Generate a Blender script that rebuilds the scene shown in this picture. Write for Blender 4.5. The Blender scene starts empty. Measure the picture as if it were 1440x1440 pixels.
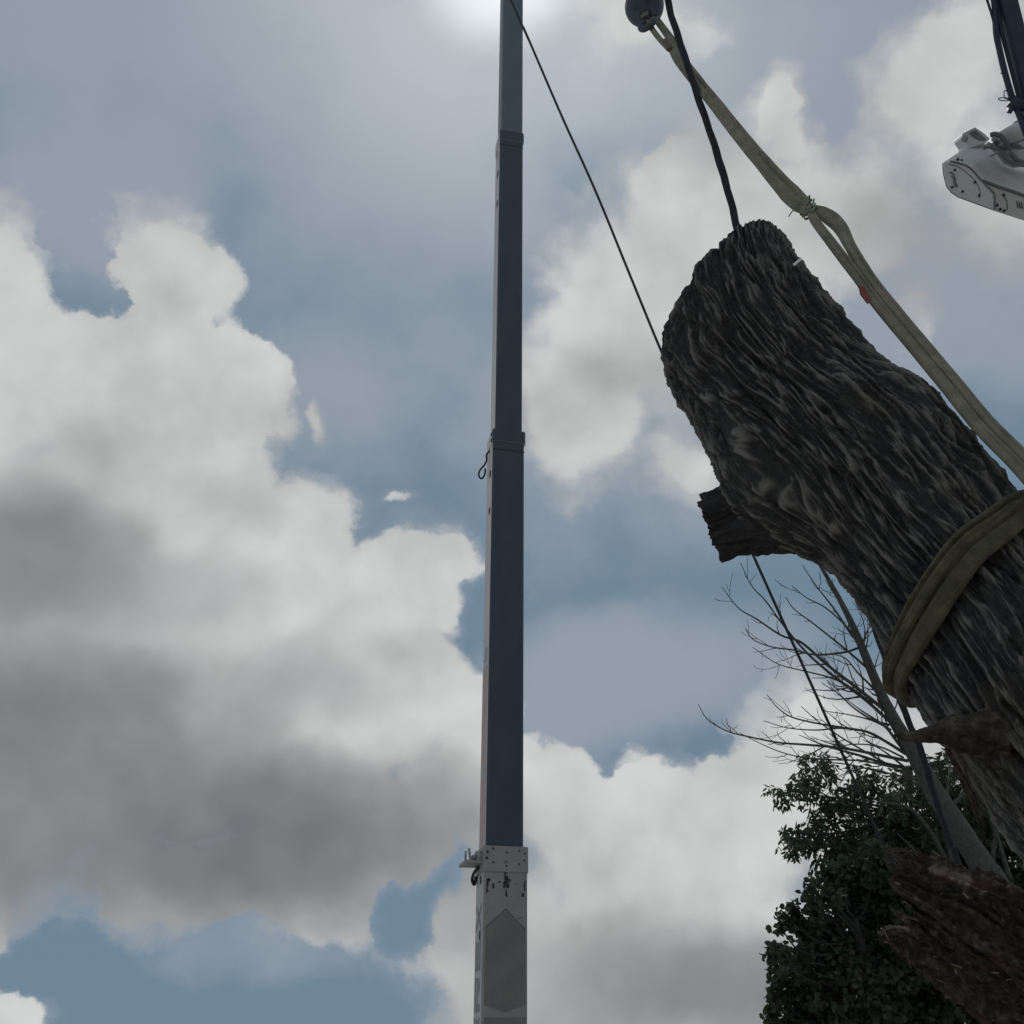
import bpy, bmesh, math, random
import numpy as np
from mathutils import Vector, Matrix, Euler

random.seed(7)
rng = np.random.default_rng(11)
R = math.radians
sc = bpy.context.scene
C = sc.collection

# ------------------------------------------------------------------ camera
F = 1444.0                       # focal length in photo pixels (1440 wide)
PITCH = R(40)
CAM = np.array([0.0, 0.0, 1.6])
RT = np.array([1.0, 0, 0])
UP = np.array([0, -math.sin(PITCH), math.cos(PITCH)])
FW = np.array([0, math.cos(PITCH), math.sin(PITCH)])
def P(px, py, Z):                # photo pixel + distance along the optical axis -> world point
    return CAM + Z*(FW + (px-720)/F*RT - (py-720)/F*UP)
def D(px, py):
    d = FW + (px-720)/F*RT - (py-720)/F*UP
    return d/np.linalg.norm(d)
cam = bpy.data.cameras.new('camera')
camo = bpy.data.objects.new('camera', cam); C.objects.link(camo)
camo.location = CAM; camo.rotation_euler = (R(90)+PITCH, 0, 0)
cam.sensor_fit = 'HORIZONTAL'; cam.sensor_width = 36
cam.lens = 36*F/1440; cam.clip_start = 0.05; cam.clip_end = 3000
sc.camera = camo

# ------------------------------------------------------------------ world: sky with broken cumulus
SUN_PX = (722, -70)
sd = D(*SUN_PX)
sun_el = math.asin(sd[2]); sun_az = math.atan2(sd[0], sd[1])
W = bpy.data.worlds.new('World'); sc.world = W; W.use_nodes = True
nt = W.node_tree; nt.nodes.clear()
def nd(t, **k):
    n = nt.nodes.new(t)
    for a, b in k.items(): setattr(n, a, b)
    return n
def lk(a, b): nt.links.new(a, b)
def setin(n, i, v):
    if hasattr(v, 'is_output') or isinstance(v, bpy.types.NodeSocket): lk(v, n.inputs[i])
    else: n.inputs[i].default_value = v
def mth(op, a, b=None, c=None, clamp=False):
    n = nd('ShaderNodeMath', operation=op, use_clamp=clamp); setin(n, 0, a)
    if b is not None: setin(n, 1, b)
    if c is not None: setin(n, 2, c)
    return n.outputs[0]
def vm(op, a, b=None, s=None):
    n = nd('ShaderNodeVectorMath', operation=op); setin(n, 0, a)
    if b is not None: setin(n, 1, b)
    if s is not None: setin(n, 3, s)
    return n.outputs['Value'] if op in ('LENGTH', 'DOT_PRODUCT') else n.outputs[0]
def noise(v, scale, detail=6, rough=.55, col=False, off=None, lac=2.0):
    if off: v = vm('ADD', v, off)
    n = nd('ShaderNodeTexNoise'); setin(n, 'Vector', v); n.inputs['Scale'].default_value = scale
    n.inputs['Detail'].default_value = detail; n.inputs['Roughness'].default_value = rough
    n.inputs['Lacunarity'].default_value = lac
    return n.outputs['Color'] if col else n.outputs['Fac']
def ramp(x, a, b, lo=0., hi=1., smooth=True):
    n = nd('ShaderNodeMapRange', interpolation_type='SMOOTHSTEP' if smooth else 'LINEAR', clamp=True)
    setin(n, 0, x); setin(n, 1, a); setin(n, 2, b); setin(n, 3, lo); setin(n, 4, hi)
    return n.outputs[0]
def mixc(f, a, b):
    n = nd('ShaderNodeMix', data_type='RGBA'); setin(n, 0, f); setin(n, 6, a); setin(n, 7, b); return n.outputs[2]
def lin(r, g, b):
    f = lambda c: ((c/255+.055)/1.055)**2.4 if c > 10 else c/255/12.92
    return (f(r), f(g), f(b), 1)
dirv = nd('ShaderNodeTexCoord').outputs['Generated']
def blob(v, px, py, rx, ry, rot=0):
    """rounded patch on the sky sphere: 1 at its middle, 0 at its rim (radii in photo pixels), negative outside"""
    d = D(px, py); x = RT - d*np.dot(RT, d); x /= np.linalg.norm(x); y = np.cross(d, x)
    c, s = math.cos(R(rot)), math.sin(R(rot)); k = float(np.dot(d, FW))**1.5/F
    X = (x*c + y*s)/(rx*k); Y = (y*c - x*s)/(ry*k)
    u = vm('DOT_PRODUCT', v, tuple(map(float, X))); w = vm('DOT_PRODUCT', v, tuple(map(float, Y)))
    return mth('SUBTRACT', 1., mth('MULTIPLY_ADD', u, u, mth('MULTIPLY', w, w)))
def union(v, items, smooth=.12):
    acc = None
    for it in items:
        w = it[5] if len(it) > 5 else 1.
        b = blob(v, *it[:5])
        if w != 1.: b = mth('SUBTRACT', b, 1.-w)
        acc = b if acc is None else mth('SMOOTH_MAX', acc, b, smooth)
    return acc
# the wandering of cloud edges
W.cycles.sampling_method = 'MANUAL'; W.cycles.sample_map_resolution = 256
n1 = noise(dirv, 6, 3, .5, True)
w1 = vm('SCALE', vm('SUBTRACT', n1, (.5, .5, .5)), s=.085)
w2 = vm('SCALE', vm('SUBTRACT', noise(dirv, 26, 5, .6, True, (3.1, 1.7, 5.2)), (.5, .5, .5)), s=.040)
dw = vm('ADD', vm('ADD', dirv, w1), w2)
dsoft = vm('ADD', vm('ADD', dirv, vm('SCALE', vm('SUBTRACT', n1, (.5, .5, .5)), s=.13)), vm('SCALE', w2, s=.5))
fb = noise(vm('ADD', dirv, vm('SCALE', w2, s=.6)), 10, 6, .6)              # billow field
tosun = tuple(float(a) for a in sd*.035)
dn = vm('ADD', dirv, vm('SCALE', w2, s=.35))
soft = noise(dn, 6.5, 4, .46, False, (2, 8, 3))
softs = noise(vm('ADD', dn, tosun), 6.5, 4, .46, False, (2, 8, 3))
CUM = [  # px, py, radius x, radius y, rotation[, weight] (edge of the cloud lies near 0.7 of the radius)
 (-60,480,260,290,0),(228,395,140,140,0),(150,520,260,190,0),(350,500,75,45,25),(300,560,140,110,0),
 (200,740,380,240,10),(430,790,150,200,0),(560,810,170,110,0),(645,775,75,45,0),(300,960,520,330,0),(40,1060,420,290,0),(-40,880,300,200,0),
 (470,1190,270,150,-8),(270,1230,250,100,0),(640,1000,125,110,0),(665,1110,150,130,0),(680,1330,140,190,0),(560,960,180,180,0),
 (-10,1265,45,70,0),(10,1425,95,70,0),(765,1390,95,90,0),
 (900,440,220,220,0,.9),(820,580,120,160,0,.9),(1000,290,200,160,0,.95),(1090,140,55,90,0),(1180,310,200,160,0,.92),(1120,200,160,90,20,.7),(1345,110,170,160,0,.9),
 (1420,250,180,200,0,.85),(960,640,140,75,0,.75),(1290,420,130,130,0,.6),(1060,420,200,160,0,.8),
 (775,1120,110,105,0),(890,1195,200,155,0),(1040,1155,140,160,0),(1150,1070,130,150,0),(930,1370,480,270,0),(1280,1200,220,330,0),
 (880,30,200,90,0,.7),(440,580,36,60,0,.62),(560,690,60,20,-20,.6)]
HOLE = [(112,405,62,48,0),(1000,1078,45,36,20),(105,322,62,44,-25),(600,1265,90,70,-40,.9),(705,850,50,80,0,.8),(985,850,190,60,0,.8),
        (1185,110,70,100,0,.85),(330,1420,330,120,0,.9),(60,1335,130,60,0,.8)]
VEIL = [(260,40,620,330,0),(600,190,330,360,30),(900,80,420,260,0),(1250,60,400,260,0),(900,940,330,150,-12),(120,250,300,200,0),
        (1310,420,300,230,0),(480,540,240,200,0,.75),(1000,540,380,300,0),(380,1310,260,90,0,.6),(1120,680,260,130,0,.6),(800,560,180,280,0,.95),(640,480,160,160,0,.6),(760,1010,120,110,0,.9)]
GREY = [(60,1090,520,300,12),(380,1180,420,170,0),(20,790,330,190,20,.8),(1000,1400,620,170,0,.75),(650,1270,230,190,0,.6),
        (1010,560,300,130,0,.4),(1300,370,300,240,0,.5),(950,190,300,150,0,.5),(420,960,260,140,0,.5),(330,700,230,140,0,.30),(240,840,330,160,0,.5),(580,880,170,110,0,.32),(110,640,170,110,0,.35),(880,520,170,120,0,.35)]
cum = union(dw, CUM)
hole = mth('MAXIMUM', union(vm('ADD', dsoft, w2), HOLE, .12), 0.)
# clouds beyond the patches above: the same weather all round the sky
side = ramp(vm('DOT_PRODUCT', dirv, tuple(float(a) for a in FW)), .84, .74)
front = mth('SUBTRACT', 1., side)
far = noise(dw, 3.2, 3, .5)
cum = mth('MAXIMUM', cum, -1.)
cum = mth('MULTIPLY_ADD', mth('MAXIMUM', mth('SUBTRACT', cum, .55), 0.), 2.2, cum)
cum = mth('ADD', mth('MULTIPLY', cum, front), mth('MULTIPLY', ramp(far, .34, .62, 0., 1., False), side))
cumf = mth('SUBTRACT', cum, mth('MULTIPLY', mth('MULTIPLY', hole, front), 1.0))
vo = nd('ShaderNodeTexVoronoi', feature='F1'); lk(vm('ADD', dirv, vm('SCALE', w2, s=.5)), vo.inputs['Vector'])
vo.inputs['Scale'].default_value = 24; vo.inputs['Detail'].default_value = 0
puff = mth('SUBTRACT', .45, vo.outputs['Distance'])
cumf = mth('ADD', cumf, mth('ADD', mth('MULTIPLY', mth('SUBTRACT', fb, .5), 1.6), mth('MULTIPLY', puff, .35)))
lowf = noise(dirv, 4.5, 2, .5, False, (7, 3, 1))
wid = ramp(lowf, .36, .60, .14, .62)                     # crisp edges here, dissolving ones there
cover = ramp(cumf, mth('SUBTRACT', .5, wid), mth('ADD', .5, wid))
thin = ramp(mth('ADD', cumf, mth('MULTIPLY', mth('SUBTRACT', lowf, .5), .8)), -.35, .75)
veil = mth('MAXIMUM', union(dsoft, VEIL, .3), 0.)
veil = mth('ADD', mth('MULTIPLY', veil, front), mth('MULTIPLY', far, side))
veilf = ramp(mth('ADD', veil, mth('MULTIPLY', mth('SUBTRACT', mth('MULTIPLY_ADD', fb, .5, mth('MULTIPLY', soft, .5)), .5), 1.7)), .0, .95)
grey = mth('MAXIMUM', union(dsoft, GREY, .3), 0.)
grey = mth('ADD', mth('MULTIPLY', grey, front), mth('MULTIPLY', far, side))
greyf = ramp(mth('ADD', grey, mth('MULTIPLY', mth('SUBTRACT', soft, .5), .5)), .0, .9)
sky = nd('ShaderNodeTexSky', sky_type='NISHITA', sun_disc=False)
sky.sun_elevation = sun_el; sky.sun_rotation = sun_az
sky.air_density = 1.0; sky.dust_density = 2.0; sky.ozone_density = 1.5
SKY_STRENGTH = 0.07
blue = vm('SCALE', sky.outputs[0], s=SKY_STRENGTH)
blue = mixc(.92, blue, lin(108, 132, 149))       # summer haze in the open sky
glow = mth('POWER', mth('MULTIPLY', mth('MAXIMUM', blob(dirv, 712, -30, 560, 470), 0.), front), 2.)
near = mth('POWER', mth('MULTIPLY', mth('MAXIMUM', blob(dirv, 700, -30, 150, 120), 0.), front), 2.)
veilcol = mixc(glow, lin(152, 160, 172), lin(186, 192, 198))
base = mixc(mth('MULTIPLY', mth('MAXIMUM', veilf, mth('MULTIPLY', thin, .7)), .88), blue, veilcol)
relief = mth('MULTIPLY', mth('SUBTRACT', soft, softs), 1.05)
cloudcol = mixc(greyf, lin(205, 207, 206), lin(131, 134, 137))
cloudcol = vm('SCALE', cloudcol, s=mth('ADD', mth('ADD', .90, relief), mth('ADD', mth('MULTIPLY', ramp(cumf, .4, 1.2), .05), mth('MULTIPLY', puff, .10))))
skyc = mixc(cover, base, cloudcol)
skyc = vm('ADD', skyc, vm('SCALE', (1., 1.02, 1.0), s=mth('ADD', mth('MULTIPLY', near, .45), mth('MULTIPLY', glow, .05))))
bg = nd('ShaderNodeBackground'); lk(skyc, bg.inputs[0]); bg.inputs[1].default_value = 1.0
wo = nd('ShaderNodeOutputWorld'); lk(bg.outputs[0], wo.inputs[0])

sunl = bpy.data.lights.new('sun', 'SUN'); sunl.energy = 1.0; sunl.angle = R(14); sunl.color = (1, .96, .9)
suno = bpy.data.objects.new('sun', sunl); C.objects.link(suno); suno.location = (0, 0, 60)
suno.rotation_euler = Vector(sd).to_track_quat('Z', 'Y').to_euler()
sc.view_settings.view_transform = 'Standard'; sc.view_settings.look = 'None'
sc.view_settings.exposure = 0; sc.view_settings.gamma = 1
sc.cycles.use_denoising = True
sc.cycles.max_bounces = 6
sc.cycles.use_adaptive_sampling = True; sc.cycles.adaptive_threshold = .015; sc.cycles.adaptive_min_samples = 8

SKY_ONLY = False

# ------------------------------------------------------------------ noise
_perm = np.random.default_rng(3).permutation(256).astype(np.int32); _perm = np.concatenate([_perm, _perm, _perm])
_grad = np.random.default_rng(5).normal(size=(256, 3)).astype(np.float32)
_grad /= np.linalg.norm(_grad, axis=1)[:, None]
def perlin(x, y, z):
    x = np.asarray(x, np.float32); y = np.asarray(y, np.float32); z = np.asarray(z, np.float32)
    xi = np.floor(x).astype(np.int32); yi = np.floor(y).astype(np.int32); zi = np.floor(z).astype(np.int32)
    xf = x-xi; yf = y-yi; zf = z-zi; xi &= 255; yi &= 255; zi &= 255
    u = xf*xf*xf*(xf*(xf*6-15)+10); v = yf*yf*yf*(yf*(yf*6-15)+10); w = zf*zf*zf*(zf*(zf*6-15)+10)
    def g(dx, dy, dz):
        h = _perm[_perm[_perm[xi+dx]+yi+dy]+zi+dz]; gr = _grad[h]
        return gr[..., 0]*(xf-dx)+gr[..., 1]*(yf-dy)+gr[..., 2]*(zf-dz)
    l = lambda a, b, t: a+(b-a)*t
    return 1.6*l(l(l(g(0,0,0), g(1,0,0), u), l(g(0,1,0), g(1,1,0), u), v), l(l(g(0,0,1), g(1,0,1), u), l(g(0,1,1), g(1,1,1), u), v), w)
def sstep(a, b, x):
    t = np.clip((x-a)/(b-a), 0, 1); return t*t*(3-2*t)

# ------------------------------------------------------------------ materials
def mat(name, col, rough=.8, metal=0., col2=None, nscale=8., bump=0., bscale=60., stretch=None, spec=.5, col3=None, detail=6):
    m = bpy.data.materials.new(name); m.use_nodes = True
    t = m.node_tree; b = t.nodes['Principled BSDF']
    b.inputs['Roughness'].default_value = rough; b.inputs['Metallic'].default_value = metal
    b.inputs['Specular IOR Level'].default_value = spec
    b.inputs['Base Color'].default_value = (*col, 1)
    tc = t.nodes.new('ShaderNodeTexCoord'); vec = tc.outputs['Object']
    if stretch:
        mp = t.nodes.new('ShaderNodeMapping'); mp.inputs['Scale'].default_value = stretch
        t.links.new(vec, mp.inputs[0]); vec = mp.outputs[0]
    if col2:
        n = t.nodes.new('ShaderNodeTexNoise'); n.inputs['Scale'].default_value = nscale; n.inputs['Detail'].default_value = detail
        n.inputs['Roughness'].default_value = .65
        t.links.new(vec, n.inputs['Vector'])
        cr = t.nodes.new('ShaderNodeValToRGB'); t.links.new(n.outputs['Fac'], cr.inputs[0])
        cr.color_ramp.elements[0].position = .35; cr.color_ramp.elements[0].color = (*col, 1)
        cr.color_ramp.elements[1].position = .66; cr.color_ramp.elements[1].color = (*col2, 1)
        if col3:
            e = cr.color_ramp.elements.new(.5); e.color = (*col3, 1)
        t.links.new(cr.outputs[0], b.inputs['Base Color'])
    if bump:
        n2 = t.nodes.new('ShaderNodeTexNoise'); n2.inputs['Scale'].default_value = bscale; n2.inputs['Detail'].default_value = 5
        t.links.new(vec, n2.inputs['Vector'])
        bp = t.nodes.new('ShaderNodeBump'); bp.inputs['Strength'].default_value = bump; bp.inputs['Distance'].default_value = .01
        t.links.new(n2.outputs['Fac'], bp.inputs['Height']); t.links.new(bp.outputs[0], b.inputs['Normal'])
    return m
def attr_mix(m, attr, col):
    """lay a second colour (bare wood, lichen, painted ridge light) over a material where a mesh attribute says so"""
    t = m.node_tree; b = t.nodes['Principled BSDF']
    a = t.nodes.new('ShaderNodeAttribute'); a.attribute_name = attr
    mx = t.nodes.new('ShaderNodeMix'); mx.data_type = 'RGBA'
    src = b.inputs['Base Color'].links[0].from_socket
    t.links.new(a.outputs['Fac'], mx.inputs[0]); t.links.new(src, mx.inputs[6]); mx.inputs[7].default_value = (*col, 1)
    t.links.new(mx.outputs[2], b.inputs['Base Color'])
M = {}
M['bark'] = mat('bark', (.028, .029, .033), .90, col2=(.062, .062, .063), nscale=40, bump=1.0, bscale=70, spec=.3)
attr_mix(M['bark'], 'crest_light', (.27, .262, .25))  # ridge tops lightened: weathering plus painted sky light; furrows left dark
attr_mix(M['bark'], 'lichen', (.17, .150, .100))
M['barkdark'] = mat('bark_dark', (.040, .041, .046), .95, col2=(.075, .074, .076), nscale=25, bump=.9, bscale=90, spec=.2)
M['bark2'] = mat('torn_bark', (.032, .028, .026), .95, col2=(.150, .128, .110), col3=(.066, .056, .050), nscale=26, bump=1., bscale=70, spec=.2)
attr_mix(M['bark2'], 'bare', (.34, .28, .24)); attr_mix(M['bark2'], 'red', (.13, .068, .060)); attr_mix(M['bark2'], 'orange', (.115, .078, .055))
M['wood'] = mat('cut_wood', (.30, .22, .14), .9, col2=(.42, .32, .21), nscale=14, bump=.5)
M['splinter'] = mat('splinter', (.22, .17, .13), .9, col2=(.34, .27, .21), nscale=14)
M['smoothwood'] = mat('weathered_wood', (.030, .025, .022), .9, col2=(.075, .060, .050), nscale=22, bump=1., bscale=40)
M['sling'] = mat('sling_web', (.20, .198, .15), .9, col2=(.33, .318, .245), col3=(.26, .252, .19), nscale=13, bump=.5, bscale=160)
M['slingold'] = mat('sling_web_worn', (.075, .074, .045), .92, col2=(.150, .142, .085), col3=(.105, .102, .062), nscale=16, bump=.5, bscale=160)
M['green'] = mat('green_twine', (.16, .24, .14), .9, col2=(.36, .44, .32), nscale=40)
M['redtag'] = mat('red_tag', (.30, .085, .085), .8, col2=(.38, .14, .135), nscale=20)
M['navyveil'] = mat('veiled_dark_paint', (.030, .042, .085), .5, col2=(.040, .055, .105), nscale=6)  # dark arm and hoses, with the blue glare veil painted into the colour
M['rope'] = mat('dark_rope', (.022, .026, .038), .85, col2=(.034, .039, .054), nscale=30, bump=.4)  # blue of the sun flare mixed into the dark rope colour
M['cable'] = mat('black_cable', (.016, .018, .022), .6, col2=(.026, .028, .034), nscale=20)
M['iron'] = mat('hook_iron', (.050, .066, .105), .5, .0, col2=(.080, .10, .145), nscale=10, bump=.2)  # dark iron lifted bluish: veiling glare put into its colour
M['steel'] = mat('worn_steel', (.22, .24, .26), .45, .6, col2=(.34, .36, .38), nscale=14)
M['white'] = mat('white_paint', (.58, .60, .60), .45, col2=(.66, .68, .69), nscale=3, bump=.08, bscale=20)
M['cover'] = mat('white_fibreglass', (.66, .70, .74), .4, col2=(.73, .77, .81), nscale=5, bump=.1, bscale=18)
M['greypaint'] = mat('grey_paint', (.36, .39, .38), .6, col2=(.42, .45, .44), nscale=4)
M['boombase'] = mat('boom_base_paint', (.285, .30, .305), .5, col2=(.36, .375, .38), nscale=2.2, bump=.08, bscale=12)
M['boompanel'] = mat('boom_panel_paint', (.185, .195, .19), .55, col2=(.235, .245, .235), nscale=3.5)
M['boomdark'] = mat('boom_slide_dark', (.042, .064, .098), .5, col2=(.052, .078, .116), nscale=1.5, stretch=(3, 3, .3), bump=.06, bscale=8)  # dark slate paint, made bluer to carry the glare veil
M['boomtop'] = mat('boom_tip_veiled', (.105, .155, .190), .5, col2=(.125, .178, .215), nscale=1.5, stretch=(3, 3, .3))  # paler than the sections below: glare near the sun painted in
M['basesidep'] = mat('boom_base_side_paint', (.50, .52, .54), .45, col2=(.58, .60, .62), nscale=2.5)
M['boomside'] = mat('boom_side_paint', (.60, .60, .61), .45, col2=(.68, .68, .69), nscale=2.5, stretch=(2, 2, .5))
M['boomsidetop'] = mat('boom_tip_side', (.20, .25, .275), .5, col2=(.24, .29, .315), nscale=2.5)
M['grease'] = mat('black_grease', (.016, .017, .019), .5, col2=(.03, .03, .032), nscale=18)
M['hole'] = mat('slot_shadow', (.012, .012, .013), .9)
M['letter'] = mat('grey_lettering', (.19, .20, .215), .6)
M['lettering'] = mat('grey_lettering_paint', (.28, .295, .315), .6)
M['stripe'] = mat('faded_red_stripe', (.56, .40, .39), .6, col2=(.62, .48, .47), nscale=4)
M['pale'] = mat('pale_decal', (.52, .55, .60), .6)
M['barkpale'] = mat('pale_smooth_bark', (.062, .072, .070), .9, col2=(.13, .142, .135), nscale=9, stretch=(3, 3, 1), bump=.7, bscale=30)
M['twig'] = mat('twig_bark', (.075, .072, .068), .9, col2=(.12, .115, .105), nscale=8)
def leafmat(name, c1, c2):
    m = mat(name, c1, .55, col2=c2, nscale=2.2, spec=.35); t = m.node_tree; b = t.nodes['Principled BSDF']
    tr = t.nodes.new('ShaderNodeBsdfTranslucent'); tr.inputs[0].default_value = (c2[0]*1.1, c2[1]*1.3, c2[2]*.8, 1)
    mx = t.nodes.new('ShaderNodeMixShader'); mx.inputs[0].default_value = .18
    t.links.new(b.outputs[0], mx.inputs[1]); t.links.new(tr.outputs[0], mx.inputs[2])
    t.links.new(mx.outputs[0], t.nodes['Material Output'].inputs[0]); return m
M['leafA'] = leafmat('ash_leaf', (.050, .075, .054), (.085, .118, .078))
M['leafB'] = leafmat('maple_leaf', (.040, .058, .044), (.070, .094, .064))
M['ground'] = mat('pale_gravel_ground', (.24, .22, .19), .95, col2=(.36, .34, .31), nscale=1.2, bump=.6, bscale=8)
M['tyre'] = mat('black_rubber', (.02, .02, .02), .9)

# ------------------------------------------------------------------ mesh helpers
def link(name, me, m, parent=None, smooth=False, mats=None):
    o = bpy.data.objects.new(name, me); C.objects.link(o)
    for x in (mats or [m]): me.materials.append(x)
    if smooth: me.shade_smooth()
    if parent: o.parent = parent; o.matrix_parent_inverse = parent.matrix_world.inverted()
    return o
def mesh(name, v, f, m=None, parent=None, smooth=False, mats=None, mi=None):
    me = bpy.data.meshes.new(name); me.from_pydata([tuple(map(float, a)) for a in v], [], [tuple(map(int, a)) for a in f]); 
    if mi is not None: me.polygons.foreach_set('material_index', mi)
    me.update()
    return link(name, me, m, parent, smooth, mats)
def tag(o, label, cat, group=None, kind=None):
    o['label'] = label
    if cat: o['category'] = cat
    if group: o['group'] = group
    if kind: o['kind'] = kind
    return o
def thing(name, label, cat, loc, group=None):
    o = bpy.data.objects.new(name, None); C.objects.link(o); o.location = tuple(map(float, loc)); o.empty_display_size = .3
    bpy.context.view_layer.update()
    return tag(o, label, cat, group)
def frames(p):
    p = np.asarray(p, float); n = len(p); t = np.gradient(p, axis=0); t /= np.linalg.norm(t, axis=1)[:, None]+1e-12
    a = np.array([0, 0, 1.]) if abs(t[0][2]) < .9 else np.array([1., 0, 0])
    u = np.cross(t[0], a); u /= np.linalg.norm(u); U = [u]
    for i in range(1, n):
        u = U[-1]-t[i]*np.dot(U[-1], t[i]); u /= np.linalg.norm(u); U.append(u)
    U = np.array(U); return t, U, np.cross(t, U)
def tube_vf(p, r, seg=8, base=0, caps=True):
    p = np.asarray(p, float); r = np.broadcast_to(np.asarray(r, float), (len(p),)); _, U, V = frames(p)
    a = np.linspace(0, 2*np.pi, seg, endpoint=False)
    v = (p[:, None]+r[:, None, None]*(np.cos(a)[None, :, None]*U[:, None]+np.sin(a)[None, :, None]*V[:, None])).reshape(-1, 3)
    f = []
    for i in range(len(p)-1):
        for j in range(seg):
            k = (j+1) % seg; f.append((base+i*seg+j, base+i*seg+k, base+(i+1)*seg+k, base+(i+1)*seg+j))
    if caps:
        f.append(tuple(base+j for j in range(seg))[::-1]); f.append(tuple(base+(len(p)-1)*seg+j for j in range(seg)))
    return v, f
def tube(name, p, r, m, parent=None, seg=8, smooth=True):
    v, f = tube_vf(p, r, seg); return mesh(name, v, f, m, parent, smooth)
def smooth_path(pts, n):
    """Catmull-Rom through the points"""
    pts = np.asarray(pts, float); q = np.vstack([2*pts[0]-pts[1], pts, 2*pts[-1]-pts[-2]]); out = []
    k = len(pts)-1
    for t in np.linspace(0, k, n):
        i = min(int(t), k-1); u = t-i; a, b, c, d = q[i:i+4]
        out.append(.5*((2*b)+(-a+c)*u+(2*a-5*b+4*c-d)*u*u+(-a+3*b-3*c+d)*u**3))
    return np.array(out)
def prism(name, poly, vec, m, parent=None):
    """closed solid: polygon (list of 3-D points) swept along vec"""
    poly = np.asarray(poly, float); n = len(poly); vec = np.asarray(vec, float)
    v = np.vstack([poly, poly+vec])
    f = [tuple(range(n))[::-1], tuple(n+i for i in range(n))]+[(i, (i+1) % n, n+(i+1) % n, n+i) for i in range(n)]
    o = mesh(name, v, f, m, parent)
    bm = bmesh.new(); bm.from_mesh(o.data); bmesh.ops.recalc_face_normals(bm, faces=bm.faces); bm.to_mesh(o.data); bm.free()
    return o
def bevel(o, w, seg=2):
    b = o.modifiers.new('bevel', 'BEVEL'); b.width = w; b.segments = seg; b.limit_method = 'ANGLE'; return o
def unit(v): v = np.asarray(v, float); return v/np.linalg.norm(v)

def build_ground():
    n = 40; xs = np.linspace(-1, 1, n); xs = np.sign(xs)*np.abs(xs)**2.2*900
    X, Y = np.meshgrid(xs, xs+20, indexing='ij'); Zg = .03*perlin(X/7, Y/7, X*0+.5)-.03
    v = np.stack([X, Y, Zg], -1).reshape(-1, 3)
    f = [(i*n+j, (i+1)*n+j, (i+1)*n+j+1, i*n+j+1) for i in range(n-1) for j in range(n-1)]
    o = mesh('ground', v, f, M['ground'], smooth=True); o['kind'] = 'structure'; o['label'] = 'pale gravel ground under the lifting site'

# ------------------------------------------------------------------ bark surfaces
def bark_height(cx, cy, v, fine=1.0, seed=0., want=False):
    """cx, cy: points on a circle of the log's radius (m); v: metres along the log"""
    wx = .055*perlin(cx*3+seed, cy*3, v*1.3)+.02*perlin(cx*9, cy*9+seed, v*4)
    wy = .055*perlin(cx*3, cy*3+seed+7, v*1.3+5)+.02*perlin(cx*9+4, cy*9, v*4+seed)
    x = cx+wx; y = cy+wy; k = fine
    p1 = perlin(x*k/.052+seed, y*k/.052, v*k/.30+seed)
    p2 = perlin(x*k/.027+9, y*k/.027+seed, v*k/.13+3)
    p3 = perlin(x*k/.013, y*k/.013+5, v*k/.045+seed)
    p1 = perlin(x*k/.058+seed, y*k/.058, v*k/.52+seed); p2 = perlin(x*k/.030+9, y*k/.030+seed, v*k/.30+3)
    p3 = perlin(x*k/.016, y*k/.016+5, v*k/.15+seed); p4 = perlin(x*k/.008+2, y*k/.008, v*k/.03)
    r1 = np.clip(1-1.5*np.abs(p1), 0, 1)**1.6; r2 = np.clip(1-1.6*np.abs(p2), 0, 1)**1.6; r3 = np.clip(1-1.7*np.abs(p3), 0, 1)**1.5
    br = perlin(x/.04, y/.04+2, v/.12+seed); brk = .35+.65*sstep(-.5, .15, br)          # strands break off here and there
    h = .026*r1+.020*r2*(.5+.5*r1)*brk+.010*r3*(.4+.6*brk)+.003*p4
    big = perlin(cx/.16+3, cy/.16+seed, v/.75)
    groove = -.034*np.exp(-(big/.10)**2)
    crest_light = sstep(.66, 1.25, .55*r1+.55*r2*brk+.40*r3)
    out = h/k**.5-.026+groove*.8+.020*perlin(cx*4+1, cy*4+seed, v*2.2)
    return (out, crest_light) if want else out

def grid_mesh(name, V, closed, m, parent, attrs=None, mats=None):
    nv, nu = V.shape[:2]
    idx = np.arange(nv*nu).reshape(nv, nu)
    a = idx[:-1]; b = idx[1:]
    if closed:
        q = np.stack([a, np.roll(a, -1, 1), np.roll(b, -1, 1), b], -1).reshape(-1, 4)
    else:
        q = np.stack([a[:, :-1], a[:, 1:], b[:, 1:], b[:, :-1]], -1).reshape(-1, 4)
    me = bpy.data.meshes.new(name); me.vertices.add(nv*nu); me.vertices.foreach_set('co', V.astype(np.float32).ravel())
    n = len(q); me.loops.add(n*4); me.loops.foreach_set('vertex_index', q.astype(np.int32).ravel())
    me.polygons.add(n); me.polygons.foreach_set('loop_start', np.arange(0, n*4, 4, dtype=np.int32))
    me.update(calc_edges=True); me.validate()
    for k, x in (attrs or {}).items():
        at = me.attributes.new(k, 'FLOAT', 'POINT'); at.data.foreach_set('value', x.astype(np.float32).ravel())
    return link(name, me, m, parent, True, mats)

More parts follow.
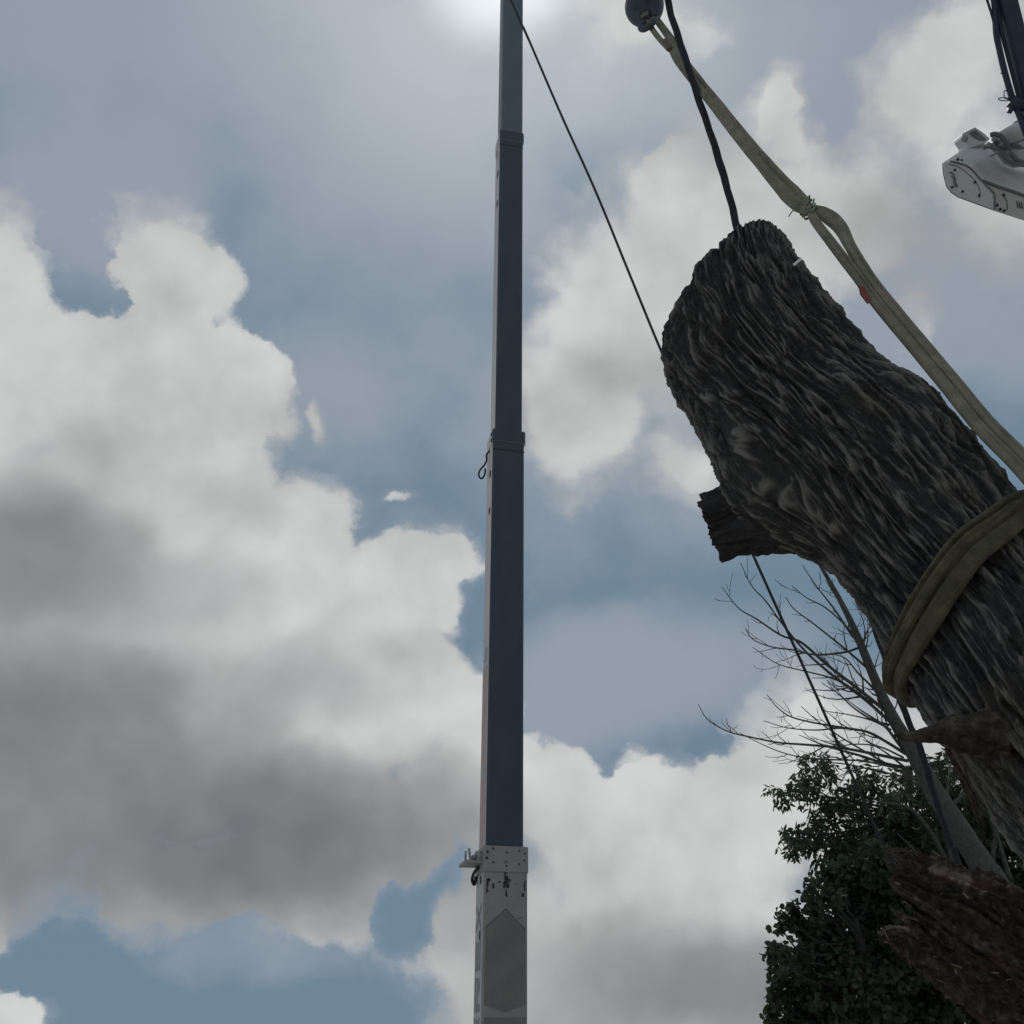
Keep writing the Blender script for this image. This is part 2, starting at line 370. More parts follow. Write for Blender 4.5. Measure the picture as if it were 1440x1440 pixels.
# main log, described by stations along its axis in the photo, each with a distance
AX = np.array([.62, .785]); NX = np.array([.785, -.62]); ORG = np.array([1040., 370.])
LS  = np.array([0,   8,  18,  30,  42,  75, 126, 169, 212, 250, 300, 347, 400, 443, 493, 560, 620, 700, 800, 923, 1100, 1300], float)
LR  = np.array([72, 72,  68,  64,  62,  58,  60,  61,  61,  66,  92,  98,  98,  98,  97,  97,  99, 102, 106, 109, 112, 114], float)
LL  = -np.array([70, 74,  112, 146, 160, 178, 186, 188, 190, 188, 186, 180, 172, 164, 163, 169, 182, 192, 196, 206, 214, 220], float)
LC  = np.interp(LS, [0, 60, 140, 400, 900, 1300], [-2, -40, -58, -40, -50, -54])
LZ  = np.interp(LS, [0, 400, 900, 1300], [4.9, 4.22, 3.42, 2.85])
def log_frame(s):
    s = np.asarray(s, float)
    c = np.interp(s, LS, LC); Z = np.interp(s, LS, LZ); hr = np.interp(s, LS, LR)-c; hl = c-np.interp(s, LS, LL)
    px = ORG[0]+AX[0]*s+NX[0]*c; py = ORG[1]+AX[1]*s+NX[1]*c
    cen = CAM+Z[:, None]*(FW+((px-720)/F)[:, None]*RT-((py-720)/F)[:, None]*UP)
    return cen, Z, hr*Z/F, hl*Z/F
_c, _z, _, _ = log_frame(np.array([0., 1300.]))
LT = unit(_c[1]-_c[0])                                    # axis, pointing down the log
LN = NX[0]*RT-NX[1]*UP; LN = unit(LN-LT*np.dot(LN, LT))
LD = np.cross(LN, LT); LD = LD if np.dot(LD, FW) < 0 else -LD  # towards the camera
def log_point(s, th, lift=0.):
    s = np.atleast_1d(np.asarray(s, float)); th = np.atleast_1d(np.asarray(th, float))
    cen, Z, hr, hl = log_frame(s); w = .5+.5*np.cos(th); w = w*w*(3-2*w)
    r = hr*w+hl*(1-w)+lift
    return cen+r[:, None]*(np.cos(th)[:, None]*LN+np.sin(th)[:, None]*LD)

def build_log():
    root = thing('tree_log', 'huge dark rough-barked log hanging in the olive sling', 'log', log_point([650.], [0.])[0])
    nv, nf, nb = 980, 520, 130
    s = np.linspace(0, 1300, nv)
    th = np.concatenate([np.linspace(-.25, np.pi+.25, nf, endpoint=False), np.linspace(np.pi+.25, 2*np.pi-.25, nb, endpoint=False)])
    ks = np.exp(-(np.linspace(-1, 1, 7)*1.5)**2); ks /= ks.sum()
    cen, Z, hr, hl = log_frame(s)
    for arr in (hr, hl): arr[3:-3] = np.convolve(arr, ks, 'valid')
    w = .5+.5*np.cos(th); w = w*w*(3-2*w)
    r = hr[:, None]*w+hl[:, None]*(1-w)
    vm_ = np.concatenate([[0], np.cumsum(np.linalg.norm(np.diff(cen, axis=0), axis=1))])
    Rm = .40
    TH = np.broadcast_to(th, r.shape); VV = np.broadcast_to(vm_[:, None], r.shape); SS = np.broadcast_to(s[:, None], r.shape)
    # bark bends round the knot of the removed fork and the stub
    tw = np.zeros_like(r); 
    for s0, t0, amp, rs, rt in ((55, 2.45, .20, 70, .55), (320, 2.55, .12, 110, .5)):
        ds = (SS-s0)/rs; dt = (TH-t0)/rt; g = np.exp(-(ds**2+dt**2)); tw += amp*g*np.tanh(dt*2.5)*-1
    TW = TH+tw+.18*(VV-1.2)*.35
    cx = Rm*np.cos(TW); cy = Rm*np.sin(TW)
    h, crest_light = bark_height(cx, cy, VV, 1.45, 0., True)
    knot = np.exp(-(((SS-48)/34)**2+((TH-2.5)/.42)**2))      # weathered knot of the removed fork
    h = h*(1-.35*knot)+knot*(.02*perlin(cx*30, cy*30, VV*30)-.02)
    # swollen collar where the side limb was cut, and the ragged cut rim
    r = r+.115*np.exp(-((SS-310)/85)**2-((TH-3.1)/.5)**2)
    rim = np.exp(-SS/9.); h = h*(1-.6*rim)
    top = .008*rim*perlin(cx*22, cy*22, VV*0+1)+.14*np.exp(-((TH-2.5)/.7)**2)*np.exp(-SS/85.)
    rr = r+h
    V = cen[:, None]+rr[..., None]*(np.cos(TH)[..., None]*LN+np.sin(TH)[..., None]*LD)+top[..., None]*LT
    lich = sstep(.05, .45, perlin(cx*5, cy*5, VV*3)+.25*perlin(cx*20, cy*20, VV*12)+(SS-700)/700.)*.45*(.3+.7*crest_light)
    grid_mesh('bark', V, True, M['bark'], root, {'lichen': lich, 'crest_light': crest_light*.8})
    # sawn ends
    for k, nm in ((0, 'cut_face'), (-1, 'cut_face')):
        ring = V[k]; c = ring.mean(0)+LT*(.012 if k == 0 else -.012)
        vv = [c]; ff = []
        for q in (.35, .7, .985):
            vv += list(c+(ring-c)*q + (0 if q < .9 else 0))
        n = len(ring)
        ff = [(0, 1+i, 1+(i+1) % n) for i in range(n)]
        for l in range(2):
            ff += [(1+l*n+i, 1+(l+1)*n+i, 1+(l+1)*n+(i+1) % n, 1+l*n+(i+1) % n) for i in range(n)]
        mesh(nm, vv, ff, M['wood'], root)
    # cut stub of a side limb
    a = P(1165, 688, 4.40); b = P(1001, 741, 4.58)
    stub(root, 'branch_stub', a, b, np.interp(np.linspace(0, 1, 110), [0, .25, .5, .75, 1], [.27, .235, .190, .160, .148]), M['barkdark'], 110, 170, 4.)
    # thin broken limb lower on the log, with its torn collar
    a = log_point([735.], [2.75])[0]+.0*LT
    pts = smooth_path([P(1400, 1035, 3.45), P(1350, 1032, 3.40), P(1318, 1031, 3.40), P(1285, 1035, 3.40), P(1256, 1034, 3.40)], 60)
    taper_limb(root, 'broken_limb', pts, np.interp(np.linspace(0, 1, 60), [0, .3, .5, .75, .92, 1], [.085, .055, .030, .018, .012, .003]), M['bark2'])
    # strips of loose bark hanging on the lower edge
    for i in range(7):
        x0 = 1335+rng.uniform(-5, 12); q = []
        for j in range(5):
            t = j/4; q.append(P(x0+t*rng.uniform(48, 62)+rng.normal()*2, 1052+t*rng.uniform(95, 125)+rng.normal()*2, 3.34-.05*t+rng.normal()*.012))
        tube('bark_strip', smooth_path(q, 14), np.interp(np.linspace(0, 1, 14), [0, .5, 1], [.004, .005, .0015]), M['bark2'], root, 5)
    # small white marker stuck in the bark near the sawn top
    a = P(1116.0, 372.5, 4.52); b = P(1127, 364, 4.55)
    d = unit(b-a); nrm = unit(np.cross(d, FW)); 
    mk = prism('marker', [a-nrm*.006, a+nrm*.006, b+nrm*.007, b-nrm*.005], FW*.02, mat('white_plastic', (.9, .9, .9), .4), root)
    tag(mk, 'small white plastic marker stuck in the bark', None)
    return root
def taper_limb(parent, name, pts, rad, m):
    pts = np.asarray(pts); n = len(pts); seg = 36; _, U, V = frames(pts)
    a = np.linspace(0, 2*np.pi, seg, endpoint=False); L = np.concatenate([[0], np.cumsum(np.linalg.norm(np.diff(pts, axis=0), axis=1))])
    A = np.broadcast_to(a, (n, seg)); LL_ = np.broadcast_to(L[:, None], (n, seg)); rd = np.asarray(rad)[:, None]
    x = np.cos(A); y = np.sin(A)
    h = rd*(.22*perlin(x*1.3, y*1.3, LL_*12)+.20*perlin(x*3.2, y*3.2, LL_*14)+.14*perlin(x*7, y*7, LL_*40))
    Q = pts[:, None]+(rd+h)[..., None]*(x[..., None]*U[:, None]+y[..., None]*V[:, None])
    Q = np.concatenate([Q[:1].mean(1, keepdims=True)+0*Q[:1], Q, Q[-1:].mean(1, keepdims=True)+0*Q[:1]])
    return grid_mesh(name, Q, True, m, parent)
def stub(parent, name, a, b, rad, m, nv, nu, seed):
    T = unit(b-a); U = unit(np.cross(T, [0, 0, 1.])); V = np.cross(T, U); L = np.linalg.norm(b-a)
    t = np.linspace(0, 1, nv); th = np.linspace(0, 2*np.pi, nu, endpoint=False)
    TH, TT = np.meshgrid(th, t); r = np.interp(t, np.linspace(0, 1, len(rad)), rad)[:, None]
    h = bark_height(.17*np.cos(TH), .17*np.sin(TH), TT*L, 1.15, seed)*1.0
    rr = r+h*np.minimum(1, .4+TT)
    x = np.cos(TH); y = np.sin(TH)
    end = np.clip((TT-.8)/.2, 0, 1)**2*(.022*perlin(x*3+seed, y*3, TH*0)+.012*perlin(x*9, y*9+seed, TH*0))
    Q = a+(TT*L+end)[..., None]*T+rr[..., None]*(x[..., None]*U+y[..., None]*V)
    # sawn face, a little rough, closing the end
    Qe = Q[-1:]; c = Qe.mean(1, keepdims=True)-T*.01
    rings = [c+(Qe-c)*q-(T*.006 if q < .98 else 0) for q in (.93, .6, .3, 0.)]
    Q = np.concatenate([Q]+rings)
    return grid_mesh(name, Q, True, m, parent)

# ------------------------------------------------------------------ sling, hook ball, ropes
def strap(name, path, width, thick, m, parent, side, seg=28, fold=1., seed=0., n=None):
    """flat web strap: path points, width/thickness per point, side = vector(s) across the strap"""
    p = np.asarray(path, float); n = len(p); t = np.gradient(p, axis=0); t /= np.linalg.norm(t, axis=1)[:, None]
    side = np.broadcast_to(np.asarray(side, float), p.shape); s = side-t*np.sum(side*t, 1)[:, None]; s /= np.linalg.norm(s, axis=1)[:, None]
    u = np.cross(t, s); a = np.linspace(0, 2*np.pi, seg, endpoint=False)
    L = np.concatenate([[0], np.cumsum(np.linalg.norm(np.diff(p, axis=0), axis=1))])
    A, LL_ = np.meshgrid(a, L)
    w = np.broadcast_to(np.asarray(width, float), (n,))[:, None]/2; k = np.broadcast_to(np.asarray(thick, float), (n,))[:, None]/2
    ca, sa = np.cos(A), np.sin(A)
    X = np.sign(ca)*np.abs(ca)**.75*w*(1+.06*perlin(LL_*5, ca+seed, LL_*0)); 
    crease = perlin(ca*2.4+seed, sa*.3, LL_*1.6+seed)
    Y = np.sign(sa)*np.abs(sa)**.8*k*(1+fold*.55*crease-fold*.9*np.exp(-((ca-.22-.12*np.sin(LL_*2.3+seed))/.10)**2)*(np.abs(sa) > .1))
    Y = Y+fold*k*.5*perlin(LL_*2.2+seed, ca*1.1, LL_*0+seed)
    Q = p[:, None]+X[..., None]*s[:, None]+Y[..., None]*u[:, None]
    Q = np.concatenate([Q[:1].mean(1, keepdims=True)+0*Q[:1], Q, Q[-1:].mean(1, keepdims=True)+0*Q[:1]])
    return grid_mesh(name, Q, True, m, parent)

BALL_Z = 7.0
def build_ball():
    r = 27.5/F*BALL_Z; c = P(906, 9, BALL_Z)
    root = thing('hook_ball', 'dark steel hook ball hanging high above the log', 'hook', c)
    # body of revolution about the vertical: two castings with a seam, neck on top and swivel below
    prof = [(0, 1.02), (.30, 1.0), (.33, .92), (.55, .83), (.80, .60), (.95, .30), (.995, .06), (.965, .03), (.965, -.03), (.995, -.06), (.95, -.32), (.82, -.58), (.60, -.80), (.40, -.93), (.38, -1.08), (.30, -1.12), (.0, -1.14)]
    seg = 40; v = []; f = []
    for (x, z) in prof:
        for j in range(seg):
            t = 2*math.pi*j/seg; v.append(c+np.array([x*math.cos(t), x*math.sin(t), z])*r)
    for i in range(len(prof)-1):
        for j in range(seg):
            k = (j+1) % seg; f.append((i*seg+j, (i+1)*seg+j, (i+1)*seg+k, i*seg+k))
    b = mesh('ball', v, f, M['iron'], root, True); 
    for p in b.data.polygons: p.use_smooth = True
    # hook: shank, bowl, tip, with a latch
    z0 = c+np.array([0, 0, -1.1*r]); s = unit(np.array([.75, -.55, 0.])); dn = np.array([0, 0, -1.])
    hp = [z0, z0+dn*.03, z0+dn*.055+s*-.025, z0+dn*.10+s*-.052, z0+dn*.15+s*-.030, z0+dn*.165+s*.015, z0+dn*.14+s*.055, z0+dn*.10+s*.066]
    tube('hook', smooth_path(hp, 40), np.interp(np.linspace(0, 1, 40), [0, .5, .8, 1], [.018, .022, .016, .007]), M['iron'], root, 10)
    tube('latch', [z0+dn*.03+s*.004, z0+dn*.105+s*.060], .006, M['steel'], root, 6)
    lug = z0+dn*.02; w = unit(np.cross(s, dn))
    for sg in (-1, 1):
        prism('swivel_cheek', [lug+w*sg*.022+s*-.03+dn*-.02, lug+w*sg*.022+s*.03+dn*-.02, lug+w*sg*.022+s*.025+dn*.03, lug+w*sg*.022+s*-.025+dn*.03], w*sg*.01, M['steel'], root)
    tube('swivel_pin', [lug-w*.04, lug+w*.04], .009, M['steel'], root, 10)
    hk = z0+dn*.13+s*.0
    return root, c, r, hk, s

def build_sling(hk, hs):
    root = thing('lifting_sling', 'long olive web sling running from the hook ball to the log', 'sling', P(1135, 292, 5.6))
    def zline(y): # 1/Z runs linearly along the straight strap
        t = (y-20)/(655-20); return 1/(1/BALL_Z+t*(1/3.70-1/BALL_Z))
    def path(pts, n=60): return smooth_path([P(x, y, zline(y)+dz) for x, y, dz in pts], n)
    across = NX[0]*RT-NX[1]*UP
    # two strands of the eye on the hook
    e1 = smooth_path([hk+np.array([.02, 0, .02]), P(905, 20, zline(20)-.06), P(916, 39, zline(39)), P(927, 54, zline(54)), P(942, 70, zline(70))], 40)
    strap('eye_strand', e1, np.linspace(.034, .038, 40), .016, M['sling'], root, across, fold=.4, seed=1)
    e2 = smooth_path([hk+np.array([.03, 0, .03]), P(917, 20, zline(20)-.02), P(931, 38, zline(38)), P(944, 56, zline(56)), P(956, 76, zline(76))], 40)
    strap('eye_strand', e2, np.linspace(.040, .056, 40), .018, M['sling'], root, across, fold=.4, seed=4)
    # stitched end of the eye
    q = path([(934, 57, -.015), (939, 64, -.015), (943, 69, -.015)], 10); strap('stitched_end', q, .036, .026, mat('brown_stitching', (.20, .15, .145), .9), root, across, fold=.2)
    # upper strap
    u = path([(944, 66, .01), (962, 92, 0), (1000, 139, 0), (1050, 202, 0), (1090, 249, 0), (1118, 279, 0), (1137, 297, 0)], 90)
    wpx = np.interp(np.linspace(0, 1, 90), [0, .12, .4, .6, .78, .92, 1], [12, 17, 19, 23, 29, 26, 16])
    zz = np.array([np.dot(x-CAM, FW) for x in u])
    strap('upper_strap', u, wpx/F*zz, .034, M['sling'], root, across, fold=1., seed=2)
    # twine holding the two halves together
    for i in range(6):
        c0 = (1128+i*2.4, 284+i*3.0); pts = []
        for k in range(9):
            a = 2*math.pi*k/8; z = zline(c0[1])
            pts.append(P(c0[0], c0[1], z)+unit(across)*math.cos(a)*.042*(1-.06*abs(i-3))+FW*math.sin(a)*.030+UP*rng.normal()*.012)
        tube('twine', smooth_path(pts, 20), .0042, M['green'], root, 6)
    for k in range(5):
        p0 = P(1122+4*k, 284+4*k, zline(288)-.03)
        tube('twine_end', smooth_path([p0, p0+RT*rng.normal()*.03+UP*.02, p0+RT*rng.normal()*.05-UP*rng.uniform(0, .05)], 8), .003, M['green'], root, 5)
    # lower strap: two legs that part below the twine and then lie side by side
    l1 = path([(1137, 294, 0), (1147, 312, 0), (1168, 340, .0), (1201, 383, 0), (1234, 428, 0), (1288, 493, 0), (1318, 529, 0), (1378, 602, 0), (1434, 660, 0), (1492, 728, .0)], 130)
    z1 = np.array([np.dot(x-CAM, FW) for x in l1])
    strap('lower_strap', l1, np.interp(np.linspace(0, 1, 130), [0, .1, .3, .6, 1], [10, 13, 15, 16, 20])/F*z1, .030, M['sling'], root, across, fold=.6, seed=5)
    l2 = path([(1139, 293, 0), (1161, 302, 0), (1181, 319, .0), (1195, 345, 0), (1214, 376, -.01), (1246, 420, -.01), (1300, 485, -.01), (1330, 521, -.01), (1390, 593, -.01), (1447, 650, -.01), (1505, 717, .0)], 130)
    z2 = np.array([np.dot(x-CAM, FW) for x in l2])
    strap('lower_strap', l2, np.interp(np.linspace(0, 1, 130), [0, .07, .14, .3, .6, 1], [12, 20, 22, 16, 16, 20])/F*z2, .030, M['sling'], root, across, fold=.6, seed=8)
    # red sewn-in tag on the edge
    z = zline(412)-.05
    prism('tag', [P(1208, 401, z), P(1215, 403, z), P(1227, 423, z), P(1221, 427, z), P(1211, 414, z)], FW*.012, M['redtag'], root)
    # choker: the strap wound round the log
    pix = [(1434, 716), (1400, 742), (1363, 770), (1332, 812), (1302, 862), (1279, 908), (1264, 944)]
    st = []
    for (x, y) in pix:   # find the surface point of the smooth log under the pixel
        best = None; S, T = np.meshgrid(np.linspace(350, 760, 206), np.linspace(-.2, np.pi+.2, 240)); S = S.ravel(); T = T.ravel()
        q = log_point(S, T, .02)-CAM; zc = q@FW; ex = 720+F*(q@RT)/zc-x; ey = 720-F*(q@UP)/zc-y
        i = np.argmin(ex*ex+ey*ey+zc*.2); st.append((S[i], T[i]))
    st = np.array(st)
    # carry on round the hidden side of the log back to the start
    back = [(st[-1, 0]+6, st[-1, 1]+.30), (st[-1, 0]-4, np.pi+.65), (st[-1, 0]-70, 1.5*np.pi), (st[0, 0]+30, 2*np.pi-.45)]
    front0 = [(st[0, 0]-6, st[0, 1]-.35), (st[0, 0]+8, st[0, 1]-.75)]
    ctrl = np.array(front0[::-1]+[tuple(a) for a in st]+back); ctrl = smooth_path(ctrl, 220)
    pp = log_point(ctrl[:, 0], ctrl[:, 1], .028)
    tt = np.gradient(pp, axis=0); tt /= np.linalg.norm(tt, axis=1)[:, None]
    cen = log_frame(ctrl[:, 0])[0]; out = pp-cen; out -= LT*(out@LT)[:, None]; out /= np.linalg.norm(out, axis=1)[:, None]
    sidev = np.cross(tt, out)
    tt_ = np.linspace(0, 1, 220); wm = np.interp(tt_, [0, .1, .3, .5, .62, .7, 1], [.10, .11, .140, .145, .115, .09, .09])
    strap('choker_wrap', pp+sidev*(wm*-.18)[:, None], wm*.66, .046, M['slingold'], root, sidev, seg=40, fold=1.1, seed=12)
    strap('choker_wrap', pp+sidev*(wm*.24)[:, None]+out*.012, wm*.50, .050, M['slingold'], root, sidev, seg=40, fold=1.1, seed=17)
    return root

def twisted(name, p, r, m, strands=3, pitch=.25, seg=9):
    """rope of lay strands in one mesh"""
    p = np.asarray(p); t, U, V = frames(p); n = len(p)
    L = np.concatenate([[0], np.cumsum(np.linalg.norm(np.diff(p, axis=0), axis=1))])
    a = np.linspace(0, 2*np.pi, 24, endpoint=False); A, LL_ = np.meshgrid(a, L)
    rr = r*(.86+.20*np.abs(np.cos(strands/2*(A-2*np.pi*LL_/pitch))))*(1+.10*perlin(LL_*3, LL_*0, LL_*0+2))
    Q = p[:, None]+rr[..., None]*(np.cos(A)[..., None]*U[:, None]+np.sin(A)[..., None]*V[:, None])
    return grid_mesh(name, Q, True, m, None)
def line3(pts, n):  # pts: (px, py, Z)
    return smooth_path([P(*a) for a in pts], n)

def build_ropes(ball_c, ball_r):
    # thick dark rope: from the ball's neck down behind the log to the ground
    top = ball_c+np.array([0, 0, 1.0*ball_r])
    g = P(1520, 1760, 6.5); g[2] = 0.
    def z(y): return 1/(1/6.28+(y+10)/(343+10)*(1/5.80-1/6.28)) if y < 343 else 5.80+.0009*(y-343)
    pts = [top, P(932, -14, 6.32)]+[P(x, y, z(y)) for x, y in ((945, 25), (963, 80), (981, 135), (1000, 190), (1014, 235), (1030, 292), (1043, 345), (1080, 452), (1150, 655), (1222, 860), (1262, 973), (1279, 1018), (1294, 1052), (1314, 1118), (1337, 1187), (1362, 1262))]+[g]
    p = smooth_path(pts, 520)
    o = twisted('thick_rope', p, .0205, M['rope'], 3, .62)
    tag(o, 'thick dark rope passing behind the sawn top of the hanging log', 'rope')
    # thin cable: from the boom head down behind the log to the ground
    return
def build_cable(head):
    Zs = lambda y: 1/(1/8.5+y/1222*(1/4.95-1/8.5))
    px = ((718.5, 0), (738.5, 44), (788.5, 160), (838, 270), (890, 397), (936, 508), (988, 619), (1062, 787), (1130, 938), (1190, 1072), (1246, 1197), (1262, 1230))
    q = [P(x, y, Zs(y)) for x, y in px]; up = unit(q[0]-q[3])
    tube('thin_cable', smooth_path([q[0]+up*14, q[0]+up*6]+q, 160), np.linspace(.0108, .0075, 160), M['cable'], None, 8)
    tag(bpy.context.scene.objects['thin_cable'], 'thin straight black cable slanting across the boom down to the torn log', 'cable')

# ------------------------------------------------------------------ crane boom
BA = unit((742-720)/F*RT+(720+2100)/F*UP+FW)              # boom axis (up the boom)
B0 = P(711, 1190, 14.2)                                   # middle of the underside at the top of the base section
_n = -unit(P(711, 600, 1)-CAM); _n = unit(_n-BA*np.dot(_n, BA)); _r = np.cross(_n, BA); _r = _r if _r[0] > 0 else -_r
YAW = R(11.5)
BU = _n*math.cos(YAW)+_r*math.sin(YAW)                    # underside normal
BR = _r*math.cos(YAW)-_n*math.sin(YAW)                    # towards the boom's right side
def bp(x, y, t):                                          # across, out of the underside, along the boom
    return B0+BR*x+BU*y+BA*t
def t_at(py):
    lo, hi = -12., 40.
    for _ in range(60):
        m_ = (lo+hi)/2; q = bp(0, 0, m_)-CAM; y = 720-F*(q@UP)/(q@FW)
        if y > py: lo = m_
        else: hi = m_
    return lo
def x_at(px, py, y=0.):
    t = t_at(py); lo, hi = -2., 2.
    for _ in range(50):
        m_ = (lo+hi)/2; q = bp(m_, y, t)-CAM
        if 720+F*(q@RT)/(q@FW) < px: lo = m_
        else: hi = m_
    return lo
def boom_box(name, x0, x1, dep, y0, t0, t1, m_under, m_side, parent, ch=.03):
    """box section with chamfered edges; underside at y0, depth dep upwards"""
    prof = [(x0+ch, y0), (x1-ch, y0), (x1, y0-ch), (x1, y0-dep*.72), (x1-.10*(x1-x0), y0-dep), (x0+.10*(x1-x0), y0-dep), (x0, y0-dep*.72), (x0, y0-ch)]
    v = [bp(x, y, t0) for x, y in prof]+[bp(x, y, t1) for x, y in prof]; n = 8
    f = [(i, (i+1) % n, n+(i+1) % n, n+i) for i in range(n)]+[tuple(range(n))[::-1], tuple(range(n, 2*n))]
    mi = [0, 0, 1, 1, 1, 1, 1, 0, 1, 1]
    o = mesh(name, v, f, None, parent, mats=[m_under, m_side], mi=mi)
    bm = bmesh.new(); bm.from_mesh(o.data); bmesh.ops.recalc_face_normals(bm, faces=bm.faces); bm.to_mesh(o.data); bm.free()
    return o
def build_crane():
    base_t = -(B0[2]-1.5)/BA[2]
    root = thing('telescopic_crane', 'tall telescopic crane with white base boom and dark extended sections', 'crane', (*bp(0, 0, base_t)[:2], 0))
    spec = []   # (name, top pixel, bottom t, edges at a given pixel row)
    tA, tB, tC, tD = 0., t_at(606), t_at(183), t_at(-70)
    def edges(py, xl, xr): return x_at(xl, py), x_at(xr, py)
    xb = edges(1300, 679.3, 742); x3 = edges(900, 689, 737.5); x2 = edges(400, 701, 736.2); x1 = edges(90, 708, 737)
    dep = .78
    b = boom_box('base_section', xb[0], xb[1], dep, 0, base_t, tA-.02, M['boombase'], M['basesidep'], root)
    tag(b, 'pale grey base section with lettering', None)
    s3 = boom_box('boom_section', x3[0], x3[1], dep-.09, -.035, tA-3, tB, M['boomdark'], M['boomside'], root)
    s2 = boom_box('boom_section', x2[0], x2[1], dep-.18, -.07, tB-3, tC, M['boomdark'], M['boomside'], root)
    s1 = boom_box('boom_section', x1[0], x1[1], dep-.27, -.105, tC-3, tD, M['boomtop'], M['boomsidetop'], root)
    # collars at the mouth of each section
    boom_box('collar', xb[0]-.012, xb[1]+.012, dep+.03, .012, tA-.34, tA, M['boombase'], M['boombase'], b)
    c = boom_box('collar', x3[0]-.012, x3[1]+.022, dep-.06, -.022, tB-.20, tB+.03, M['boomdark'], M['boomside'], s3)
    c = boom_box('collar', x2[0]-.010, x2[1]+.020, dep-.15, -.058, tC-.22, tC+.03, M['boomdark'], M['boomside'], s2)
    for x, tc, s in ((x3, tB-.36, s3), (x2, tC-.36, s2)):   # sheet lip below each collar
        boom_box('lip', x[0]-.005, x[1]+.006, .02, (-.03 if s is s3 else -.066), tc+.0, tc+.012, M['grease'], M['grease'], s)
    # boom head with sheaves, above the frame
    hd = boom_box('boom_head', x1[0]-.05, x1[1]+.05, .5, -.06, tD, tD+.6, M['boomtop'], M['boomsidetop'], root)
    hc = bp((x1[0]+x1[1])/2, -.0, tD+.35)
    for k in (-.09, .09):
        tube('sheave', [hc+BR*(k-.03), hc+BR*(k+.03)], .17, M['iron'], hd, 20)
    # turntable and carrier deck far below the frame
    foot = bp(0, -.4, base_t); 
    tube('turntable', [(foot[0], foot[1], 1.0), (foot[0], foot[1], 1.75)], .9, M['boombase'], root, 28)
    cx, cy = foot[0], foot[1]
    deck = prism('carrier_deck', [(cx-1.25, cy-2.5, .75), (cx+1.25, cy-2.5, .75), (cx+1.25, cy+5.5, .75), (cx-1.25, cy+5.5, .75)], (0, 0, .3), M['boombase'], root); bevel(deck, .04)
    for sx in (-1, 1):
        for yy in (-1.6, 2.6, 4.2):
            tube('wheel', [(cx+sx*.85, cy+yy, .5), (cx+sx*1.2, cy+yy, .5)], .5, M['tyre'], root, 24)
    # ---------------- marks and fittings on the base section
    def on(zx, zy, y=.006):      # detail pixel -> point on the underside
        px, py = 600+zx/4.8, 1140+zy/4.8
        return x_at(px, py, y), t_at(py)
    for zx, zy in ((410, 283), (450, 260), (405, 325), (450, 352), (540, 283), (625, 268), (660, 285), (622, 358), (660, 330), (535, 345), (538, 375)):
        x, t = on(zx, zy); r = .013 if zx not in (405, 410) else .018
        tube('bolt', [bp(x, .008, t), bp(x, .024, t)], r, M['grease'], b, 6, False)
    def stain(zx, zy, rx, ry, sd):
        x, t = on(zx, zy); v = []; n = 18
        for i in range(n):
            a = 2*math.pi*i/n; k = .7+.5*float(perlin(math.cos(a)*1.7+sd, math.sin(a)*1.7, sd*3.1))+.25*((i*7+int(sd*5)) % 5)/5
            v.append(bp(np.clip(x+math.cos(a)*rx*1.7*k, xb[0]+.035, xb[1]-.035), .0025, t+math.sin(a)*ry*k))
        prism('grease_stain', v, BU*.002, M['grease'], b)
    for a in ((402, 492, .036, .085, 1.), (405, 540, .02, .05, 2.), (450, 510, .012, .05, 3.), (536, 480, .030, .11, 4.), (532, 425, .012, .03, 5.), (538, 560, .012, .05, 6.2),
              (490, 483, .02, .01, 7.), (666, 500, .022, .09, 8.), (650, 565, .014, .03, 9.), (425, 470, .012, .02, 2.7), (605, 490, .01, .008, 1.3), (560, 470, .012, .03, 3.3)):
        stain(*a)
    def pl(pts, y): return [bp(*(lambda q: (np.clip(q[0], xb[0]+.032, xb[1]-.032), y, q[1]))(on(*p))) for p in pts]
    prism('wear_panel', pl([(385, 806), (535, 676), (680, 815), (680, 1305), (530, 1362), (380, 1310)], .0005), BU*.006, M['boompanel'], b)
    for p, q in (((383, 793), (535, 661)), ((535, 661), (682, 803)), ((575, 742), (640, 716))):
        a1, a2 = pl([p, q], .004); tube('weld_seam', [a1, a2], .008 if p[0] != 575 else .004, M['letter'], b, 6)
    prism('lower_panel', pl([(384, 1396), (681, 1396), (682, 1900), (384, 1900)], .0005), BU*.007, M['boompanel'], b)
    # ---------------- left side face: lettering, slots
    xl = xb[0]
    def onside(px, py):     # point on the left face (x = xl): returns y (depth, negative) and t
        t = t_at(py)
        lo, hi = -1.2, .2
        for _ in range(50):
            m_ = (lo+hi)/2; q = bp(xl, m_, t)-CAM
            if 720+F*(q@RT)/(q@FW) < px: lo = m_
            else: hi = m_
        return lo, t
    def sidebox(name, y0, y1, t0, t1, th, m, par, x=None):
        x = xl if x is None else x
        return prism(name, [bp(x-.001, y0, t0), bp(x-.001, y1, t0), bp(x-.001, y1, t1), bp(x-.001, y0, t1)], -BR*th, m, par)
    # letters of the maker's name, reading up the boom (letter tops towards the boom's upper edge)
    yb, yt = -.14, -.50
